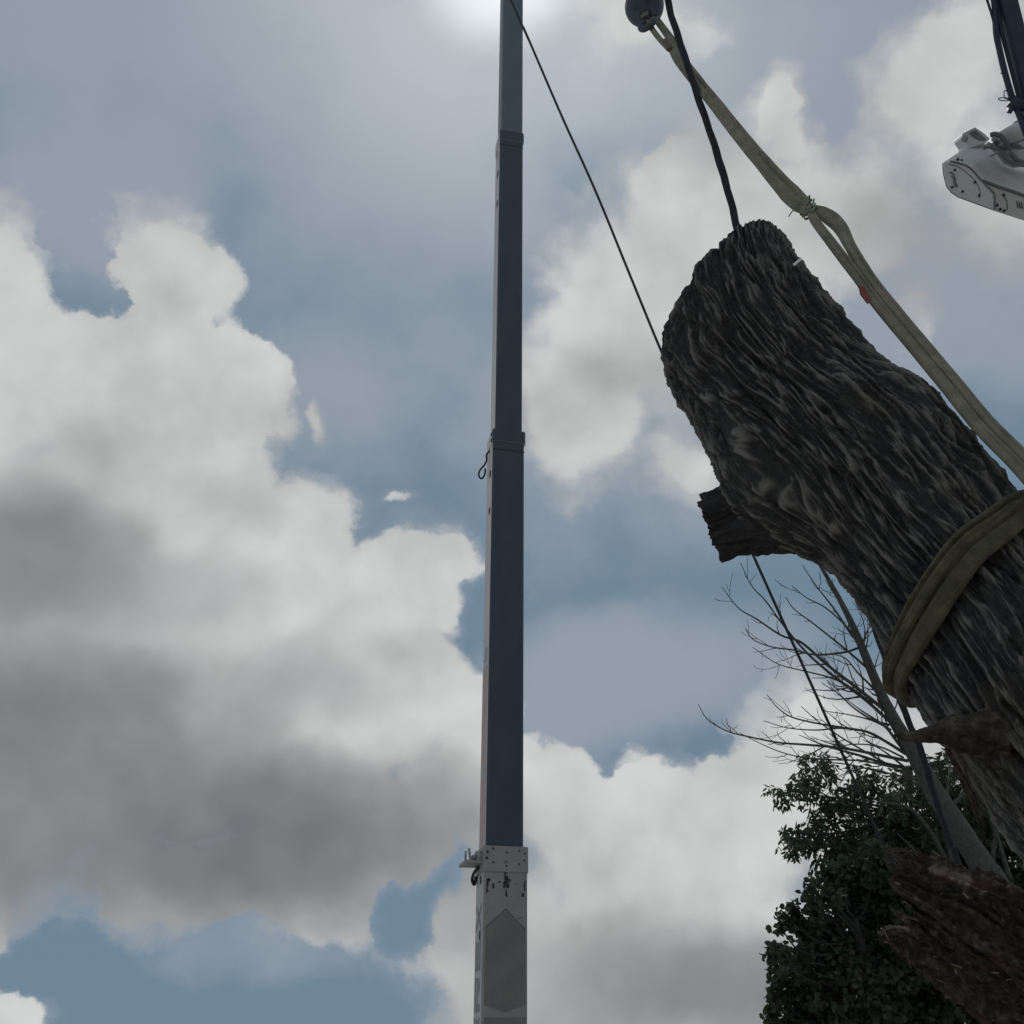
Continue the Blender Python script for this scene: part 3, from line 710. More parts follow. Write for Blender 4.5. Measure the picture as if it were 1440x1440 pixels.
    def glyph(ch, t0, h):
        w = .075; par = b
        bx = lambda a0, a1, c0, c1: sidebox('letter_stroke', yb+(yt-yb)*a0, yb+(yt-yb)*a1, t0+h*c0, t0+h*c1, .003, M['lettering'], par)
        k = w/h; e = .22
        if ch == 'T': bx(0, 1-e, .5-k/2, .5+k/2); bx(1-e, 1, 0, 1)
        if ch == 'E':
            bx(0, 1, 0, k*1.2); bx(0, e, k*1.2+.002, 1); bx(.5-e/2, .5+e/2, k*1.2+.002, .93); bx(1-e, 1, k*1.2+.002, 1)
        if ch == 'R':
            bx(0, 1, 0, k*1.2); bx(1-e, 1, k*1.2+.002, .86); bx(.45-e/2, .45+e/2, k*1.2+.002, .86); bx(.45-e/2, 1, .865, 1)
            y0 = yb+(yt-yb)*(.45-e/2-.01)
            prism('letter_stroke', [bp(xl-.001, y0, t0+h*.45), bp(xl-.001, y0, t0+h*.70), bp(xl-.001, yb, t0+h*1.0), bp(xl-.001, yb, t0+h*.74)], -BR*.003, M['lettering'], par)
        if ch == 'X':
            for s in (0, 1):
                ya, yc = (yb, yt) if s == 0 else (yt, yb)
                prism('letter_stroke', [bp(xl-.001-.0015*s, ya, t0), bp(xl-.001-.0015*s, ya, t0+h*.24), bp(xl-.001-.0015*s, yc, t0+h), bp(xl-.001-.0015*s, yc, t0+h*.76)], -BR*.003, M['lettering'], par)
    for ch, ya, yb_ in (('X', 1308, 1268), ('E', 1364, 1321), ('R', 1423, 1374), ('E', 1474, 1431), ('T', 1530, 1484)):
        t0 = t_at(ya); glyph(ch, t0, t_at(yb_)-t0)
    for py, h in ((1236, .09), (1314, .10)):
        t = t_at(py); sidebox('slot', -.17, -.24, t-h/2*1.1, t+h/2*1.1, .006, M['hole'], b)
    # bracket with prongs and a bunch of hose at the mouth of the base section
    t0 = t_at(1214); yk = -.30
    br = prism('bracket', [bp(xl, -.05, t0), bp(xl-.26, -.05, t0), bp(xl-.26, -.05, t0+.035), bp(xl, -.05, t0+.035)], -BU*.5, M['boombase'], b)
    for k, (xx, hh, lean) in enumerate(((-.245, .155, 0), (-.17, .19, .03), (-.10, .15, .0), (-.055, .17, -.02), (-.02, .16, 0))):
        prism('prong', [bp(xl+xx-.014, -.07, t0+.03), bp(xl+xx+.014, -.07, t0+.03), bp(xl+xx+.012-lean, -.07, t0+hh), bp(xl+xx-.012-lean, -.07, t0+hh)], -BU*(.04+.02*(k % 2)), M['boombase'], b)
    tube('roller', [bp(xl-.12, -.06, t0+.075), bp(xl-.12, -.12, t0+.075)], .04, M['steel'], b, 14)
    tube('hose', smooth_path([bp(xl-.02, -.30, t0-.02), bp(xl-.06, -.42, t0-.08), bp(xl-.07, -.52, t0-.16), bp(xl-.03, -.56, t0-.22), bp(xl-.02, -.50, t0-.12)], 24), .022, M['cable'], b, 8)
    # ---------------- upper sections: slots, decals, faded stripe, hook on the left side
    def side_item(x, section, py, half, mtl, name, y0, y1, th=.005):
        t = t_at(py); prism(name, [bp(x-.001, y0, t-half), bp(x-.001, y1, t-half), bp(x-.001, y1, t+half), bp(x-.001, y0, t+half)], -BR*th, mtl, section)
    for py in (660, 712): side_item(x3[0], s3, py, .055, M['hole'], 'slot', -.18, -.27)
    for py in (235, 276): side_item(x2[0], s2, py, .06, M['hole'], 'slot', -.20, -.30)
    t0, t1 = t_at(1188), t_at(930)
    prism('faded_stripe', [bp(x3[0]-.001, -.16, t0), bp(x3[0]-.001, -.52, t0), bp(x3[0]-.001, -.52, t1), bp(x3[0]-.001, -.16, t1)], -BR*.003, M['stripe'], s3)
    for py, h in ((914, .10), (1086, .07), (1074, .05)): side_item(x3[0]-.003, s3, py, h, M['pale'], 'decal', -.22, -.40)
    t = t_at(622); x = x3[0]
    side_item(x3[0], s3, 610, .02, M['boomdark'], 'bolt', -.06, -.12, .03); side_item(x3[0], s3, 618, .02, M['boomdark'], 'bolt', -.06, -.12, .03)
    hp = [bp(x, -.30, t-.02), bp(x-.04, -.40, t-.06), bp(x-.03, -.42, t-.14), bp(x-.06, -.46, t-.22), bp(x-.13, -.48, t-.32), bp(x-.15, -.48, t-.43), bp(x-.10, -.48, t-.48), bp(x-.05, -.46, t-.40), bp(x-.05, -.44, t-.30)]
    tube('cable_hook', smooth_path(hp, 40), .016, M['cable'], s3, 7)
    t = t_at(196)
    prism('side_wedge', [bp(x2[0], -.30, t-.02), bp(x2[0]-.035, -.30, t-.12), bp(x2[0]-.035, -.30, t-.20), bp(x2[0], -.30, t-.24)], -BU*.06, M['boomside'], s2)
    return root, hc

# ------------------------------------------------------------------ lift boom end at the right edge of the sky
def build_lift():
    Z = 8.2
    def q(x, y, dz=0.): return P(1310+x/8, 140+y/8, Z+dz)
    root = thing('lift_boom', 'white boom end of a lift with dark arm and black hoses', 'lift', (6.5, 4.2, 0))
    Zb = .55
    # main housing: lower flank polygon swept back to the upper side
    flank = [q(115, 715), q(125, 850), q(160, 985), q(215, 1055), q(290, 1105), q(690, 1252), q(1040, 1365), q(2300, 1760), q(2300, 1480), q(1040, 1082), q(570, 915), q(420, 778), q(300, 728), q(190, 702)]
    back = np.array(q(200+330, 705-225, Zb))-np.array(q(200, 705))
    h = prism('housing', flank, back, M['white'], root); bevel(h, .006)
    # cover plate with bolts on the nose
    off = -FW*.012
    cover = [np.array(p)+off for p in (q(122, 720), q(132, 850), q(166, 980), q(220, 1048), q(295, 1098), q(686, 1243), q(690, 1085), q(650, 1035), q(418, 786), q(300, 738), q(195, 712))]
    cv = prism('nose_cover', cover, -FW*.012, M['cover'], root); bevel(cv, .003)
    off2 = -FW*.026
    seam = lambda pts, r=.004, m='letter', o=off2, par=None: tube('seam', smooth_path([np.array(q(*p))+o for p in pts], 24), r, M[m], par or cv, 6)
    seam([(190, 706), (300, 730), (415, 780), (530, 905), (650, 1030), (690, 1085), (694, 1245)], .008)
    seam([(170, 735), (300, 775), (420, 870), (500, 960), (530, 1060), (520, 1120)], .003)
    seam([(190, 830), (225, 850), (250, 905), (255, 950), (275, 985), (255, 990)], .006)
    seam([(205, 870), (235, 905), (232, 950), (262, 1000)], .004)
    for x, y in ((215, 998), (333, 1048), (470, 945), (520, 1088), (245, 805)):
        c = np.array(q(x, y))+off2; tube('bolt', [c, c-FW*.008], .010, M['grease'], cv, 8)
    for x, y in ((735, 1190), (770, 1235), (815, 1252), (808, 1075)):
        c = np.array(q(x, y)); tube('bolt', [c+FW*.002, c-FW*.010], .011, M['grease'], h, 8)
    seam([(810, 1080), (845, 1150), (850, 1240)], .004, 'letter', -FW*.003, h)
    seam([(575, 915), (760, 985), (900, 1030), (1040, 1080), (1400, 1195)], .014, 'letter', -FW*.002, h)
    # raised stencilled strokes on the flank
    for k, x in enumerate((958, 985, 1010)):
        a, b = np.array(q(x, 1145+k*8)), np.array(q(x+14, 1215+k*8)); tube('letter_stroke', [a-FW*.002, b-FW*.002], .006, M['letter'], h, 5)
    # upper side details lie on the swept face: point = flank edge + fraction of the sweep
    def up(x, y): return np.array(q(x, y, Zb*min(1, max(0, (705+.8*(x-200)-y)/560))))
    n_up = -unit(np.cross(np.array(q(1040, 1082))-np.array(q(570, 915)), back)); n_up = n_up if np.dot(n_up, FW) < 0 else -n_up
    pan = [up(438, 778), up(738, 602), up(830, 668), up(815, 745), up(560, 893)]
    prism('recess_panel', [p+n_up*.0+(-FW*.010) for p in pan], FW*.03, M['greypaint'], root)
    edge = [up(425, 785)-FW*.02, up(500, 735)-FW*.02, up(600, 680)-FW*.02, up(738, 598)-FW*.02]
    tube('weld_seam', smooth_path(edge, 20), .008, M['letter'], root, 6)
    tube('weld_seam', smooth_path([up(540, 912)-FW*.02, up(640, 895)-FW*.02, up(800, 850)-FW*.02, up(880, 745)-FW*.02, up(890, 700)-FW*.02], 24), .009, M['letter'], root, 6)
    for x, y in ((285, 683), (325, 695)):
        c = up(x, y)-FW*.02; tube('bolt', [c+FW*.03, c-FW*.006], .011, M['grease'], root, 8)
    # lug on the upper edge
    lug = [q(345, 385, .42), q(490, 308, .42), q(600, 385, .45), q(660, 440, .45), q(620, 480, .42), q(400, 560, .36), q(395, 490, .38), q(350, 425, .40)]
    lg = prism('lug', lug, FW*.16, M['white'], root); bevel(lg, .006)
    dk = [q(440, 372, .41), q(490, 345, .41), q(560, 400, .43), q(620, 445, .43), q(590, 470, .42), q(520, 445, .41)]
    prism('lug_recess', dk, FW*.02, M['letter'], lg)
    tube('lug_pin', [np.array(q(372, 440, .38)), np.array(q(372, 440, .50))], .028, M['greypaint'], lg, 14)
    # hydraulic cylinder and second arm leaving to the right
    tube('cylinder', [q(790, 465, .30), q(905, 395, .33), q(1010, 335, .36), q(1400, 130, .45)], .075, M['white'], root, 24)
    tube('gland_ring', [q(985, 350, .35), q(1008, 337, .355)], .084, M['greypaint'], root, 24)
    prism('upper_arm', [q(850, 540, .2), q(1040, 450, .2), q(1800, 200, .2), q(1800, 560, .2), q(1040, 690, .2), q(930, 640, .2)], FW*.18, M['white'], root)
    # rags and hose bunched on the joint
    rr_ = np.random.default_rng(4)
    for i in range(9):
        x0, y0 = 660+rr_.uniform(-40, 120), 470+rr_.uniform(-40, 70); pts = [(x0, y0)]
        for k in range(4): pts.append((pts[-1][0]+rr_.uniform(20, 65), pts[-1][1]+rr_.uniform(-5, 55)))
        tube('hose', smooth_path([q(a, b_, .10+rr_.uniform(-.05, .05)) for a, b_ in pts], 26), rr_.uniform(.010, .028), M['greypaint'] if i % 3 else M['letter'], root, 8)
    tube('hose', smooth_path([q(660, 400, .1), q(720, 390, .08), q(800, 430, .06), q(850, 520, .06), q(920, 640, .06), q(1000, 700, .06), q(1100, 690, .06)], 40), .020, M['letter'], root, 8)
    tube('hose', smooth_path([q(580, 545, .1), q(650, 530, .08), q(740, 560, .05), q(830, 660, .05), q(930, 720, .05), q(1060, 740, .05)], 40), .016, M['letter'], root, 8)
    tube('hose', smooth_path([q(870, 500, .05), q(960, 480, .05), q(1060, 440, .05), q(1200, 380, .05)], 30), .008, M['letter'], root, 8)
    tube('hose', smooth_path([q(900, 530, .05), q(960, 555, .05), q(1050, 540, .05), q(1200, 520, .05)], 30), .008, M['letter'], root, 8)
    # ribbed strap in place: dark upright arm with hoses and a clamp
    Za = Z-.25
    def a8(x, y, dz=0.): return P(1380+x/7.2, y/7.2, Za+dz)
    arm = [a8(165, 0), a8(325, 0), a8(432, 430), a8(560, 960), a8(650, 1350), a8(520, 1350), a8(430, 980), a8(300, 480)]
    # square-section arm: sweep a rectangle along its length
    ctr0, ctr1 = np.array(a8(215, -130)), np.array(a8(600, 1420)); d = unit(ctr1-ctr0); sx = unit(np.cross(d, FW)); sx = sx if sx[0] > 0 else -sx; sy = np.cross(d, sx)
    hw = .062
    ar = prism('arm', [ctr0-sx*hw-sy*hw, ctr0+sx*hw-sy*hw, ctr0+sx*hw+sy*hw, ctr0-sx*hw+sy*hw], ctr1-ctr0, M['navyveil'], root); bevel(ar, .012)
    tube('hose', smooth_path([a8(120, -60), a8(138, 120), a8(150, 330), a8(188, 520), a8(235, 720), a8(315, 1000), a8(375, 1140), a8(430, 1290), a8(480, 1420)], 60), .024, M['navyveil'], root, 9)
    tube('hose', smooth_path([a8(40, -60), a8(65, 20), a8(105, 150), a8(140, 290), a8(180, 460), a8(232, 690), a8(300, 930)], 50), .010, M['navyveil'], root, 7)
    tube('hose', smooth_path([a8(150, -60), a8(175, 120), a8(205, 330), a8(265, 560), a8(345, 860), a8(385, 1010)], 50), .016, M['navyveil'], root, 8)
    tube('clamp', [a8(300, 1020), a8(345, 1055), a8(400, 1060), a8(470, 1040)], .052, M['navyveil'], root, 12)
    tube('clamp_bolt', [a8(275, 1105), a8(310, 1112)], .030, M['iron'], root, 10)
    tube('nub', [a8(200, 738), a8(228, 735)], .010, M['iron'], root, 6)
    for loop in ([(310, 1020), (285, 1000), (240, 990), (175, 995), (190, 1015), (250, 1020), (300, 1015)], [(300, 1015), (285, 985), (270, 930), (235, 920), (230, 960), (240, 995), (300, 1015)]):
        tube('wire_loop', smooth_path([a8(*p) for p in loop], 30), .004, M['iron'], root, 5)
    # lower boom carrying it, off to the right of the frame
    e = np.array(q(2280, 1620, .2)); 
    tube('lower_boom', [e, np.array([6.3, 4.6, 3.5]), np.array([6.5, 4.2, 0.])], [.2, .22, .25], M['white'], root, 8, False)
    return root

# ------------------------------------------------------------------ trees
def limb_set(paths, seg=7):
    V, Fc = [], []; base = 0
    for p, r in paths:
        v, f = tube_vf(p, r, seg, base); V.append(v); Fc += f; base += len(v)
    return np.vstack(V), Fc
def leaf_mesh(name, pos, dirs, length, width, m, parent, rngl, roundish=False):
    """many folded leaf blades in one crown: pos (n,3), dirs (n,3)"""
    n = len(pos); d = dirs/np.linalg.norm(dirs, axis=1)[:, None]
    rnd = rngl.normal(size=(n, 3)); s = np.cross(d, rnd); s /= np.linalg.norm(s, axis=1)[:, None]; u = np.cross(s, d)
    L = (length*rngl.uniform(.7, 1.25, n))[:, None]; Wd = (width*rngl.uniform(.75, 1.2, n))[:, None]
    b = pos; t = pos+d*L-u*L*.12
    k1, k2 = (.30, .72) if roundish else (.28, .66)
    w1, w2 = (.5, .46) if roundish else (.5, .40)
    a1 = b+d*L*k1+s*Wd*w1+u*Wd*.18; a2 = b+d*L*k2+s*Wd*w2+u*Wd*.12; c1 = b+d*L*k1-s*Wd*w1+u*Wd*.18; c2 = b+d*L*k2-s*Wd*w2+u*Wd*.12
    mid = b+d*L*.5
    V = np.stack([b, a1, a2, t, c2, c1], 1).reshape(-1, 3)
    i = np.arange(n)[:, None]*6
    q = np.concatenate([i+np.array([[0, 1, 2, 3]]), i+np.array([[0, 3, 4, 5]])], 0)
    me = bpy.data.meshes.new(name); me.vertices.add(len(V)); me.vertices.foreach_set('co', V.astype(np.float32).ravel())
    me.loops.add(len(q)*4); me.loops.foreach_set('vertex_index', q.astype(np.int32).ravel())
    me.polygons.add(len(q)); me.polygons.foreach_set('loop_start', np.arange(0, len(q)*4, 4, dtype=np.int32))
    me.update(calc_edges=True)
    return link(name, me, m, parent)
def crown(name, clumps, m, parent, seed, kind, twigm):
    """clumps: (px, py, Z, radius px, density). Twigs with compound leaves (kind 'ash') or single broad leaves (kind 'maple')."""
    g = np.random.default_rng(seed); pos, dr = [], []; tw = []
    for (px, py, Z, rp, den) in clumps:
        c = P(px, py, Z); r = rp/F*Z
        nt_ = int(den*(30 if kind == 'ash' else 46)*(r/.45)**2)+4
        for _ in range(nt_):
            v = g.normal(size=3); v /= np.linalg.norm(v); rad = r*g.uniform(.15, 1)**.45
            tip = c+v*rad*np.array([1, 1, .85]); outd = unit(v+np.array([0, 0, .1])+g.normal(size=3)*.35)
            if kind == 'ash':      # leaf stalk with paired drooping leaflets
                Ls = g.uniform(.16, .27); st = tip-outd*Ls*.5; stalk = outd*.85+np.array([0, 0, -.35])
                k = g.integers(3, 5); side = unit(np.cross(stalk, g.normal(size=3)))
                for j in range(k):
                    b = st+stalk*Ls*(j+.6)/k
                    for sg in (-1, 1):
                        pos.append(b); dr.append(unit(side*sg*.8+stalk*.5+np.array([0, 0, -.55])+g.normal(size=3)*.18))
                pos.append(st+stalk*Ls); dr.append(unit(stalk+np.array([0, 0, -.5])))
                if g.random() < .5: tw.append((np.array([c+(tip-c)*.3, st, st+stalk*Ls]), np.array([.006, .0035, .0015])))
            else:
                k = g.integers(5, 9)
                for j in range(k):
                    b = tip-outd*g.uniform(0, .16)+g.normal(size=3)*.035
                    pos.append(b); dr.append(unit(outd*.5+g.normal(size=3)*.7+np.array([0, 0, -.3])))
                if g.random() < .4: tw.append((np.array([c+(tip-c)*.3, c+(tip-c)*.7+g.normal(size=3)*.02, tip]), np.array([.006, .004, .0015])))
    pos = np.array(pos); dr = np.array(dr)
    o = leaf_mesh(name, pos, dr, .118 if kind == 'ash' else .088, .042 if kind == 'ash' else .078, m, parent, g, kind != 'ash')
    if tw:
        v, f = limb_set(tw, 4); mesh('twigs', v, f, twigm, parent)
    return o

def build_bare_tree():
    Z0 = 13.0
    b1, b2 = P(1395, 1240, Z0), P(1440, 1318, Z0); base = b2+(b2-b1)*(b2[2]/(b1[2]-b2[2]))
    root = thing('bare_tree', 'leafless pale-barked tree standing behind the log with fanned bare branches', 'tree', base)
    o7 = lambda x, y, dz=0.: P(960+x/3, 760+y/3, Z0+dz)
    tpx = [(1440, 1318, 40), (1395, 1240, 36), (1383, 1220, 35), (1353, 1173, 31), (1314, 1113, 27), (1281, 1053, 21), (1251, 1000, 16), (1228, 950, 13), (1208, 900, 11), (1191, 863, 8), (1168, 820, 6), (1142, 775, 4), (1120, 735, 3)]
    pts = [base]+[P(x, y, Z0) for x, y, w in tpx]; rad = [.30]+[w/2/F*Z0 for _, _, w in tpx]
    pp = smooth_path(pts, 90); rr = np.interp(np.linspace(0, len(pts)-1, 90), np.arange(len(pts)), rad)
    n, seg = len(pp), 24; _, U, V = frames(pp); a = np.linspace(0, 2*np.pi, seg, endpoint=False); A, T = np.meshgrid(a, np.arange(n)*.12)
    r2 = rr[:, None]*(1+.10*perlin(np.cos(A)*2, np.sin(A)*2, T*1.4)+.05*perlin(np.cos(A)*5, np.sin(A)*5, T*5))
    Q = pp[:, None]+r2[..., None]*(np.cos(A)[..., None]*U[:, None]+np.sin(A)[..., None]*V[:, None])
    grid_mesh('trunk', Q, True, M['barkpale'], root)
    B = [  # branch tip ... joint on the trunk, in detail pixels, and thickness at the joint (px)
     ([(165,195),(235,285),(310,330),(415,400),(500,430),(610,525),(720,610),(860,722)], 9),
     ([(245,95),(290,190),(350,255),(415,345),(520,470),(640,575),(770,672),(880,770)], 8),
     ([(265,375),(300,420),(380,450),(470,462),(560,482),(680,472),(745,452)], 6),
     ([(295,450),(400,520),(520,552),(620,578),(700,615),(800,690)], 6),
     ([(435,240),(470,290),(540,342),(620,405),(700,470),(775,535)], 6),
     ([(460,190),(520,240),(600,282),(680,352),(735,420),(790,520)], 6),
     ([(505,105),(570,200),(640,290),(700,380),(750,450),(800,560)], 8),
     ([(600,165),(645,235),(690,320),(735,425),(770,500)], 7),
     ([(65,690),(105,755),(190,805),(280,828),(400,852),(500,860),(600,868),(700,880),(830,905),(950,930)], 8),
     ([(240,812),(380,880),(500,914),(640,925),(760,930),(880,955)], 5),
     ([(355,650),(400,705),(460,745),(560,770),(680,790),(780,808),(860,850),(940,900)], 8),
     ([(340,760),(440,790),(560,800),(660,792),(740,800)], 5),
     ([(490,820),(560,850),(640,878),(740,905),(850,940),(970,965)], 9),
     ([(600,610),(660,650),(720,705),(800,757),(870,778)], 6),
     ([(690,670),(760,722),(850,782),(905,850),(950,905)], 10),
     ([(545,580),(600,580),(660,575),(720,600)], 4),
     ([(640,480),(690,500),(740,560),(800,620),(850,690)], 7),
     ([(700,330),(760,470),(790,560)], 5),([(830,470),(810,540),(815,600)], 5),([(870,590),(845,640),(850,690)], 4),
     ([(780,380),(765,440),(770,500)], 4),([(880,640),(905,680),(880,740)], 4),([(600,720),(700,735),(800,760),(880,800)], 5),
     ([(620,880),(720,860),(830,870),(930,915)], 5),([(760,840),(850,890),(960,975)], 6),([(450,930),(560,935),(700,945),(860,985)], 4),
     ([(500,700),(580,770),(700,850),(840,930),(960,1000)], 6),([(640,1000),(760,960),(880,985),(990,1010)], 5)]
    g = np.random.default_rng(21); thick, thin = [], []
    def grow(p, r0, lvl):
        """side twigs along a branch path (p runs joint -> tip)"""
        L = np.linalg.norm(np.diff(p, axis=0), axis=1).sum(); n = int(L/(.30 if lvl == 0 else .22))
        for _ in range(n):
            t = g.uniform(.12, .97); i = int(t*(len(p)-1)); i = min(i, len(p)-2); d = unit(p[i+1]-p[i])
            s = g.normal(size=3); s -= d*np.dot(s, d); s = unit(s); l = g.uniform(.10, .75)*(1.1-t*.6)*(1 if lvl == 0 else .5)
            dd = unit(d*.75+s*.75); q = [p[i]]
            for k in range(5):
                q.append(q[-1]+dd*l/5); dd = unit(dd+g.normal(size=3)*.16+np.array([0, 0, .10]))
            q = np.array(q); rr0 = max(.0032, r0*(1-t)*.55+.003); thin.append((q, np.linspace(rr0, .0028, 6)))
            if lvl == 0 and l > .2: grow(q, rr0, 1)
    for path, wpx in B:
        dz = g.normal()*.35; k = len(path); q = [o7(x, y, dz*(1-i/(k-1))+g.normal()*.03) for i, (x, y) in enumerate(path)][::-1]
        q = smooth_path(q, 4*k); r0 = wpx/2/F*Z0*.62; thick.append((q, np.linspace(r0, .0045, len(q)))); grow(q, r0, 0)
    for q, r in thick:
        v, f = tube_vf(q, r, 7); mesh('branch', v, f, M['barkpale'], root, True)
    v, f = limb_set(thin, 4); tw = mesh('twigs', v, f, M['twig'], root); tw['kind'] = 'stuff'
    return root
def leafy(name, label, trunkpts, limbs, clumps, kind, leafm, seed):
    base = np.array(trunkpts[0], float)
    root = thing(name, label, 'tree', base)
    pp = smooth_path(trunkpts, 40); tube('trunk', pp, np.linspace(.24, .05, 40), M['barkdark'], root, 14)
    for l, r in limbs:
        q = smooth_path(l, 24); tube('limb', q, np.linspace(r, r*.25, 24), M['barkpale'], root, 8)
    # limbs reaching every clump
    g = np.random.default_rng(seed+50); V, Fc = [], []; paths = []
    for (px, py, Z, rp, den) in clumps:
        c = P(px, py, Z); dd = np.linalg.norm(pp-c-np.array([0, 0, -.8]), axis=1); i = int(np.argmin(dd[8:]))+8
        a = pp[i]; mid = (a+c)/2+g.normal(size=3)*.12-np.array([0, 0, .12]); q = smooth_path([a, mid, c], 10); paths.append((q, np.linspace(.022, .008, 10)))
    v, f = limb_set(paths, 5); mesh('limbs', v, f, M['barkdark'], root)
    o = crown('crown', clumps, leafm, root, seed, kind, M['twig'])
    return root
def build_leafy():
    ZA = 15.0
    cl = [(1145,1078,26),(1128,1100,16),(1097,1112,17),(1115,1113,20),(1165,1110,40),(1205,1094,30),(1245,1100,30),(1112,1178,15),(1130,1170,24),(1155,1160,28),(1175,1150,44),
          (1185,1195,40),(1225,1150,42),(1270,1118,34),(1300,1085,32),(1330,1070,28),(1215,1200,45),(1190,1130,30),(1260,1170,48),(1105,1172,12),(1118,1192,12),(1152,1192,24)]
    clumps = [(x, y, ZA+rng.normal()*.35, r, 1.25) for x, y, r in cl]
    clumps += [(x, y, ZA+.8+rng.normal()*.3, r, 2.2) for x, y, r in ((1300,1150,70),(1360,1140,70),(1250,1215,70),(1320,1220,80),(1400,1215,80),(1420,1130,70),(1390,1290,80),(1450,1280,90),(1210,1235,55),(1340,1100,45))]
    clumps += [(x, y, ZA+1.5, r, 2.2) for x, y, r in ((1280,1200,80),(1360,1200,90),(1430,1230,90),(1300,1280,90))]
    b = P(1330, 1700, ZA); b[2] = 0
    limbs = [([P(1345, 1262, 14.2), P(1325, 1200, 14.2), P(1300, 1158, 14.2), P(1275, 1135, 14.2), P(1235, 1128, 14.2)], .045),
             ([P(1352, 1262, 14.0), P(1338, 1205, 14.0), P(1330, 1150, 14.1), P(1336, 1080, 14.3)], .05),
             ([P(1310, 1230, 14.0), P(1285, 1195, 14.0), P(1262, 1172, 14.1)], .03), ([P(1395, 1230, 14.0), P(1400, 1180, 14.0), P(1425, 1110, 14.1)], .04),
             ([P(1420, 1235, 14.0), P(1392, 1150, 14.0), P(1352, 1082, 14.1)], .035), ([P(1342, 1130, 14.), P(1370, 1105, 14.), P(1395, 1095, 14.1)], .03)]
    leafy('ash_tree', 'green tree with drooping feathery leaves behind the bare tree', [b, P(1330, 1450, ZA), P(1310, 1250, ZA), P(1265, 1140, ZA)], limbs, clumps, 'ash', M['leafA'], 31)
    ZB = 13.5
    cl = [(1172,1232,26),(1188,1222,24),(1160,1262,22),(1140,1245,8),(1136,1262,8),(1110,1278,9),(1103,1290,12),(1122,1296,15),(1098,1306,9),(1135,1305,30),(1145,1280,20),(1092,1336,10),(1086,1346,11),(1100,1340,16),(1118,1350,30),
          (1092,1362,12),(1100,1376,20),(1088,1398,12),(1096,1405,22),(1086,1425,12),(1098,1440,26),(1150,1330,42),(1092,1470,40)]
    clumps = [(x, y, ZB+rng.normal()*.25, r, 1.3) for x, y, r in cl]
    clumps += [(x, y, ZB+.4+rng.normal()*.3, r, 2.0) for x, y, r in ((1200,1270,50),(1190,1320,60),(1150,1390,60),(1200,1400,80),(1150,1450,60),(1230,1260,55),(1260,1330,80),(1290,1420,90),(1240,1470,90),(1370,1440,100),(1330,1360,90),(1230,1220,40))]
    b = P(1260, 1790, ZB); b[2] = 0
    leafy('maple_tree', 'dense dark bushy tree with small broad leaves below the feathery one', [b, P(1250, 1560, ZB), P(1225, 1400, ZB), P(1200, 1290, ZB)], [], clumps, 'maple', M['leafB'], 47)

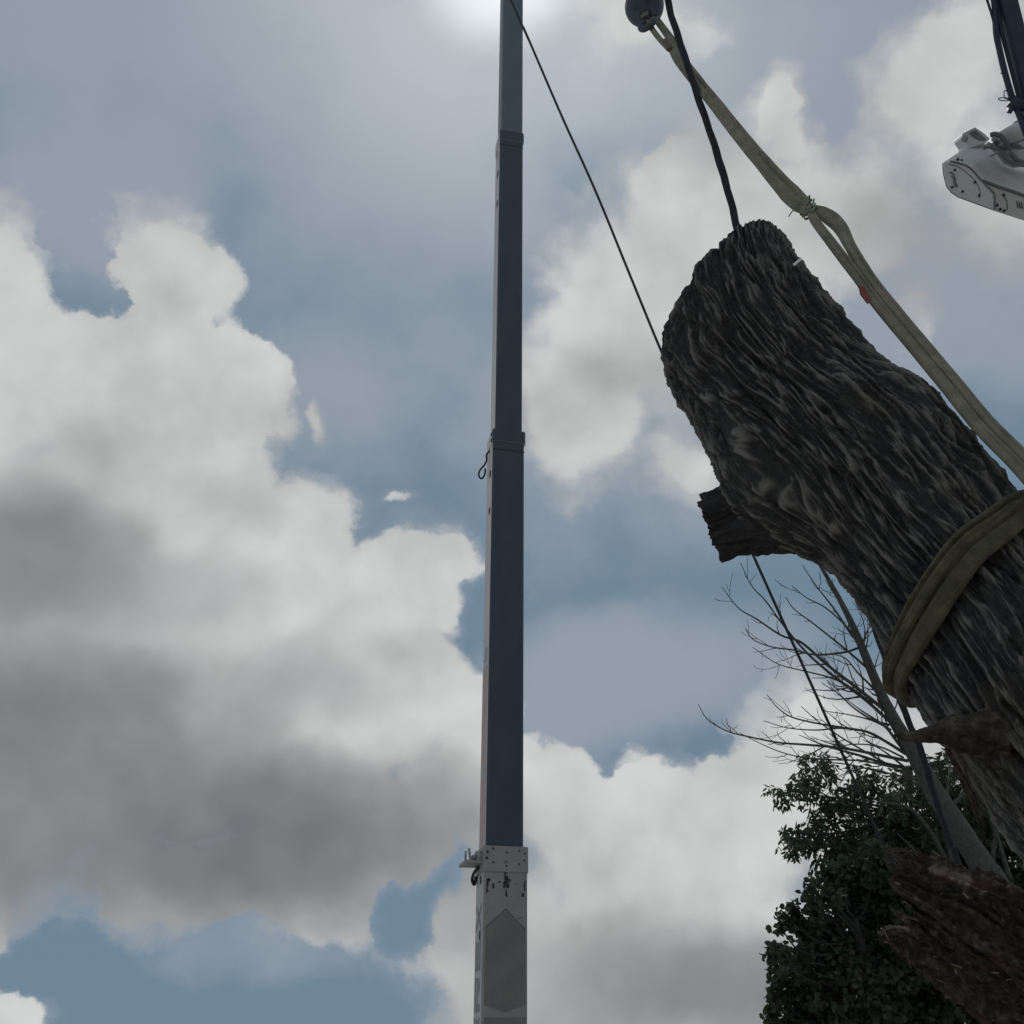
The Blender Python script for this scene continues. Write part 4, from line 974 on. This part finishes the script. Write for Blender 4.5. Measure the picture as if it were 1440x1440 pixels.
# ------------------------------------------------------------------ leaning torn log, lower right
def build_torn_log():
    Z0 = 4.6
    c0 = P(1277, 1268, Z0); c1 = P(1500, 1395, 4.2); T = unit(c1-c0)
    end = c1+T*((c1[2])/max(.05, -T[2]) if T[2] < -.05 else 4.)
    T = unit(np.array([.80, -.36, -.48])) if T[2] > -.2 else T
    root = thing('torn_log', 'reddish-brown log with a torn splintered end below the hanging log', 'log', c0+T*1.5)
    L = 5.2; nv, nu = 520, 330
    v = np.concatenate([np.linspace(0, 1.2, 400), np.linspace(1.2, L, nv-400+1)[1:]]); th = np.linspace(0, 2*np.pi, nu, endpoint=False)
    U = unit(UP-T*np.dot(UP, T)); Nn = np.cross(T, U); Nn = Nn if np.dot(Nn, FW) < 0 else -Nn     # U: up in the photo, Nn: towards the camera
    TH, VV = np.meshgrid(th, v); x = np.cos(TH); y = np.sin(TH)
    r = np.interp(v, [0, .12, .35, .8, 2, L], [.200, .222, .245, .285, .33, .36])[:, None]
    cx, cy = .28*x, .28*y
    h = bark_height(cx, cy, VV, 1.1, 2.)*1.7+.016*perlin(cx*40, cy*40, VV*16)+.008*perlin(cx*90, cy*90, VV*45)
    # torn end: each strand of wood ends at its own length
    tear = .10*perlin(x*1.5+3, y*1.5, TH*0)+.10*perlin(x*4, y*4+1, TH*0)+.06*perlin(x*11, y*11, TH*0+4)+.09*sstep(.55, .95, np.cos(TH-.25))*-1
    VV2 = VV+tear*np.exp(-VV/.22)
    rr = r+h
    Q = c0+VV2[..., None]*T+rr[..., None]*(x[..., None]*U+y[..., None]*Nn)
    # bare stripped wood, reddish inner bark and an orange scar, by place on the log
    pz = (Q-CAM)@FW; ix = 720+F*((Q-CAM)@RT)/pz; iy = 720-F*((Q-CAM)@UP)/pz
    nz = perlin(cx*30, cy*30, VV*8)
    def strip(ax, ay, bx, by, wd, soft): 
        t = np.clip(((ix-ax)*(bx-ax)+(iy-ay)*(by-ay))/((bx-ax)**2+(by-ay)**2), 0, 1); d = np.hypot(ix-ax-t*(bx-ax), iy-ay-t*(by-ay))
        return sstep(wd, wd-soft, d+nz*3)
    front = (y > -.3)
    bare = strip(1312, 1222, 1362, 1238, 8, 3)*front
    red = np.clip(strip(1325, 1232, 1385, 1248, 11, 8)+.35*sstep(.35, .7, perlin(cx*9+2, cy*9, VV*5)), 0, 1)*front*(1-bare)*(.55+.45*nz)
    orange = sstep(.1, .6, perlin(cx*14, cy*14+4, VV*6))*sstep(1300, 1400, ix)*.7
    inner = []
    rim = Q[:1]; cc = rim.mean(1, keepdims=True)+T*.10
    for q, dpt in ((.93, .01), (.8, .05), (.55, .10), (.25, .13), (0., .14)):
        inner.append(c0+T*dpt+(rim-c0-T*((rim-c0)@T)[..., None])*q+T*((rim-c0)@T)[..., None]*max(0, q-.3)+T*(.05*perlin(x[:1]*6*q+q, y[:1]*6*q, TH[:1]*0+q*7))[..., None])
    Qa = np.concatenate(inner[::-1]+[Q]); k = len(inner)
    pad = lambda a, val=0.: np.concatenate([np.full((k, nu), val), a])
    grid_mesh('bark', Qa, True, M['bark2'], root, {'bare': pad(bare), 'red': pad(red), 'orange': pad(orange, .3)})
    # loose splinters and chips
    g = np.random.default_rng(9)
    for i in range(70):
        t = g.uniform(-.4, 2.4); vv_ = g.uniform(0, .85)**1.3*.95; j = int(np.argmin(np.abs(v-vv_))); jj = int((t % (2*np.pi))/(2*np.pi)*nu)
        p = Q[j, jj]; nrm = unit(math.cos(t)*U+math.sin(t)*Nn); d = unit(T*g.choice([-1, 1])*g.uniform(.5, 1)+g.normal(size=3)*.35+nrm*.25); l = g.uniform(.012, .05); w = g.uniform(.002, .006)
        s = unit(np.cross(d, nrm)); q = [p-s*w, p+s*w, p+s*w*.5+d*l, p-s*w*.4+d*l*1.1]
        prism('splinter', q, nrm*.004, M['splinter'] if g.random() < .35 else M['bark2'], root)
    # thin rind standing up along the upper edge towards the brush
    for i in range(8):
        p0 = P(1262+i*4+g.normal()*4, 1200+i*2+g.normal()*2, Z0+.02); 
        tube('bark_strip', smooth_path([p0+RT*g.uniform(-.06, .0)+UP*g.uniform(0, .03), p0+RT*.06, p0+T*.20+UP*.01, p0+T*g.uniform(.35, .6)-UP*.01], 14), np.interp(np.linspace(0, 1, 14), [0, .3, 1], [.002, .007, .006]), M['bark2'], root, 5)
    return root

if not SKY_ONLY:
    build_ground()
    crane, head = build_crane()
    ball, bc, br_, hk, hs = build_ball()
    tube('hoist_line', [bc+np.array([0, 0, br_*.95]), head], .011, M['cable'], crane, 6)
    build_log()
    build_sling(hk, hs)
    build_ropes(bc, br_)
    build_cable(head)
    build_lift()
    build_bare_tree()
    build_leafy()
    build_torn_log()
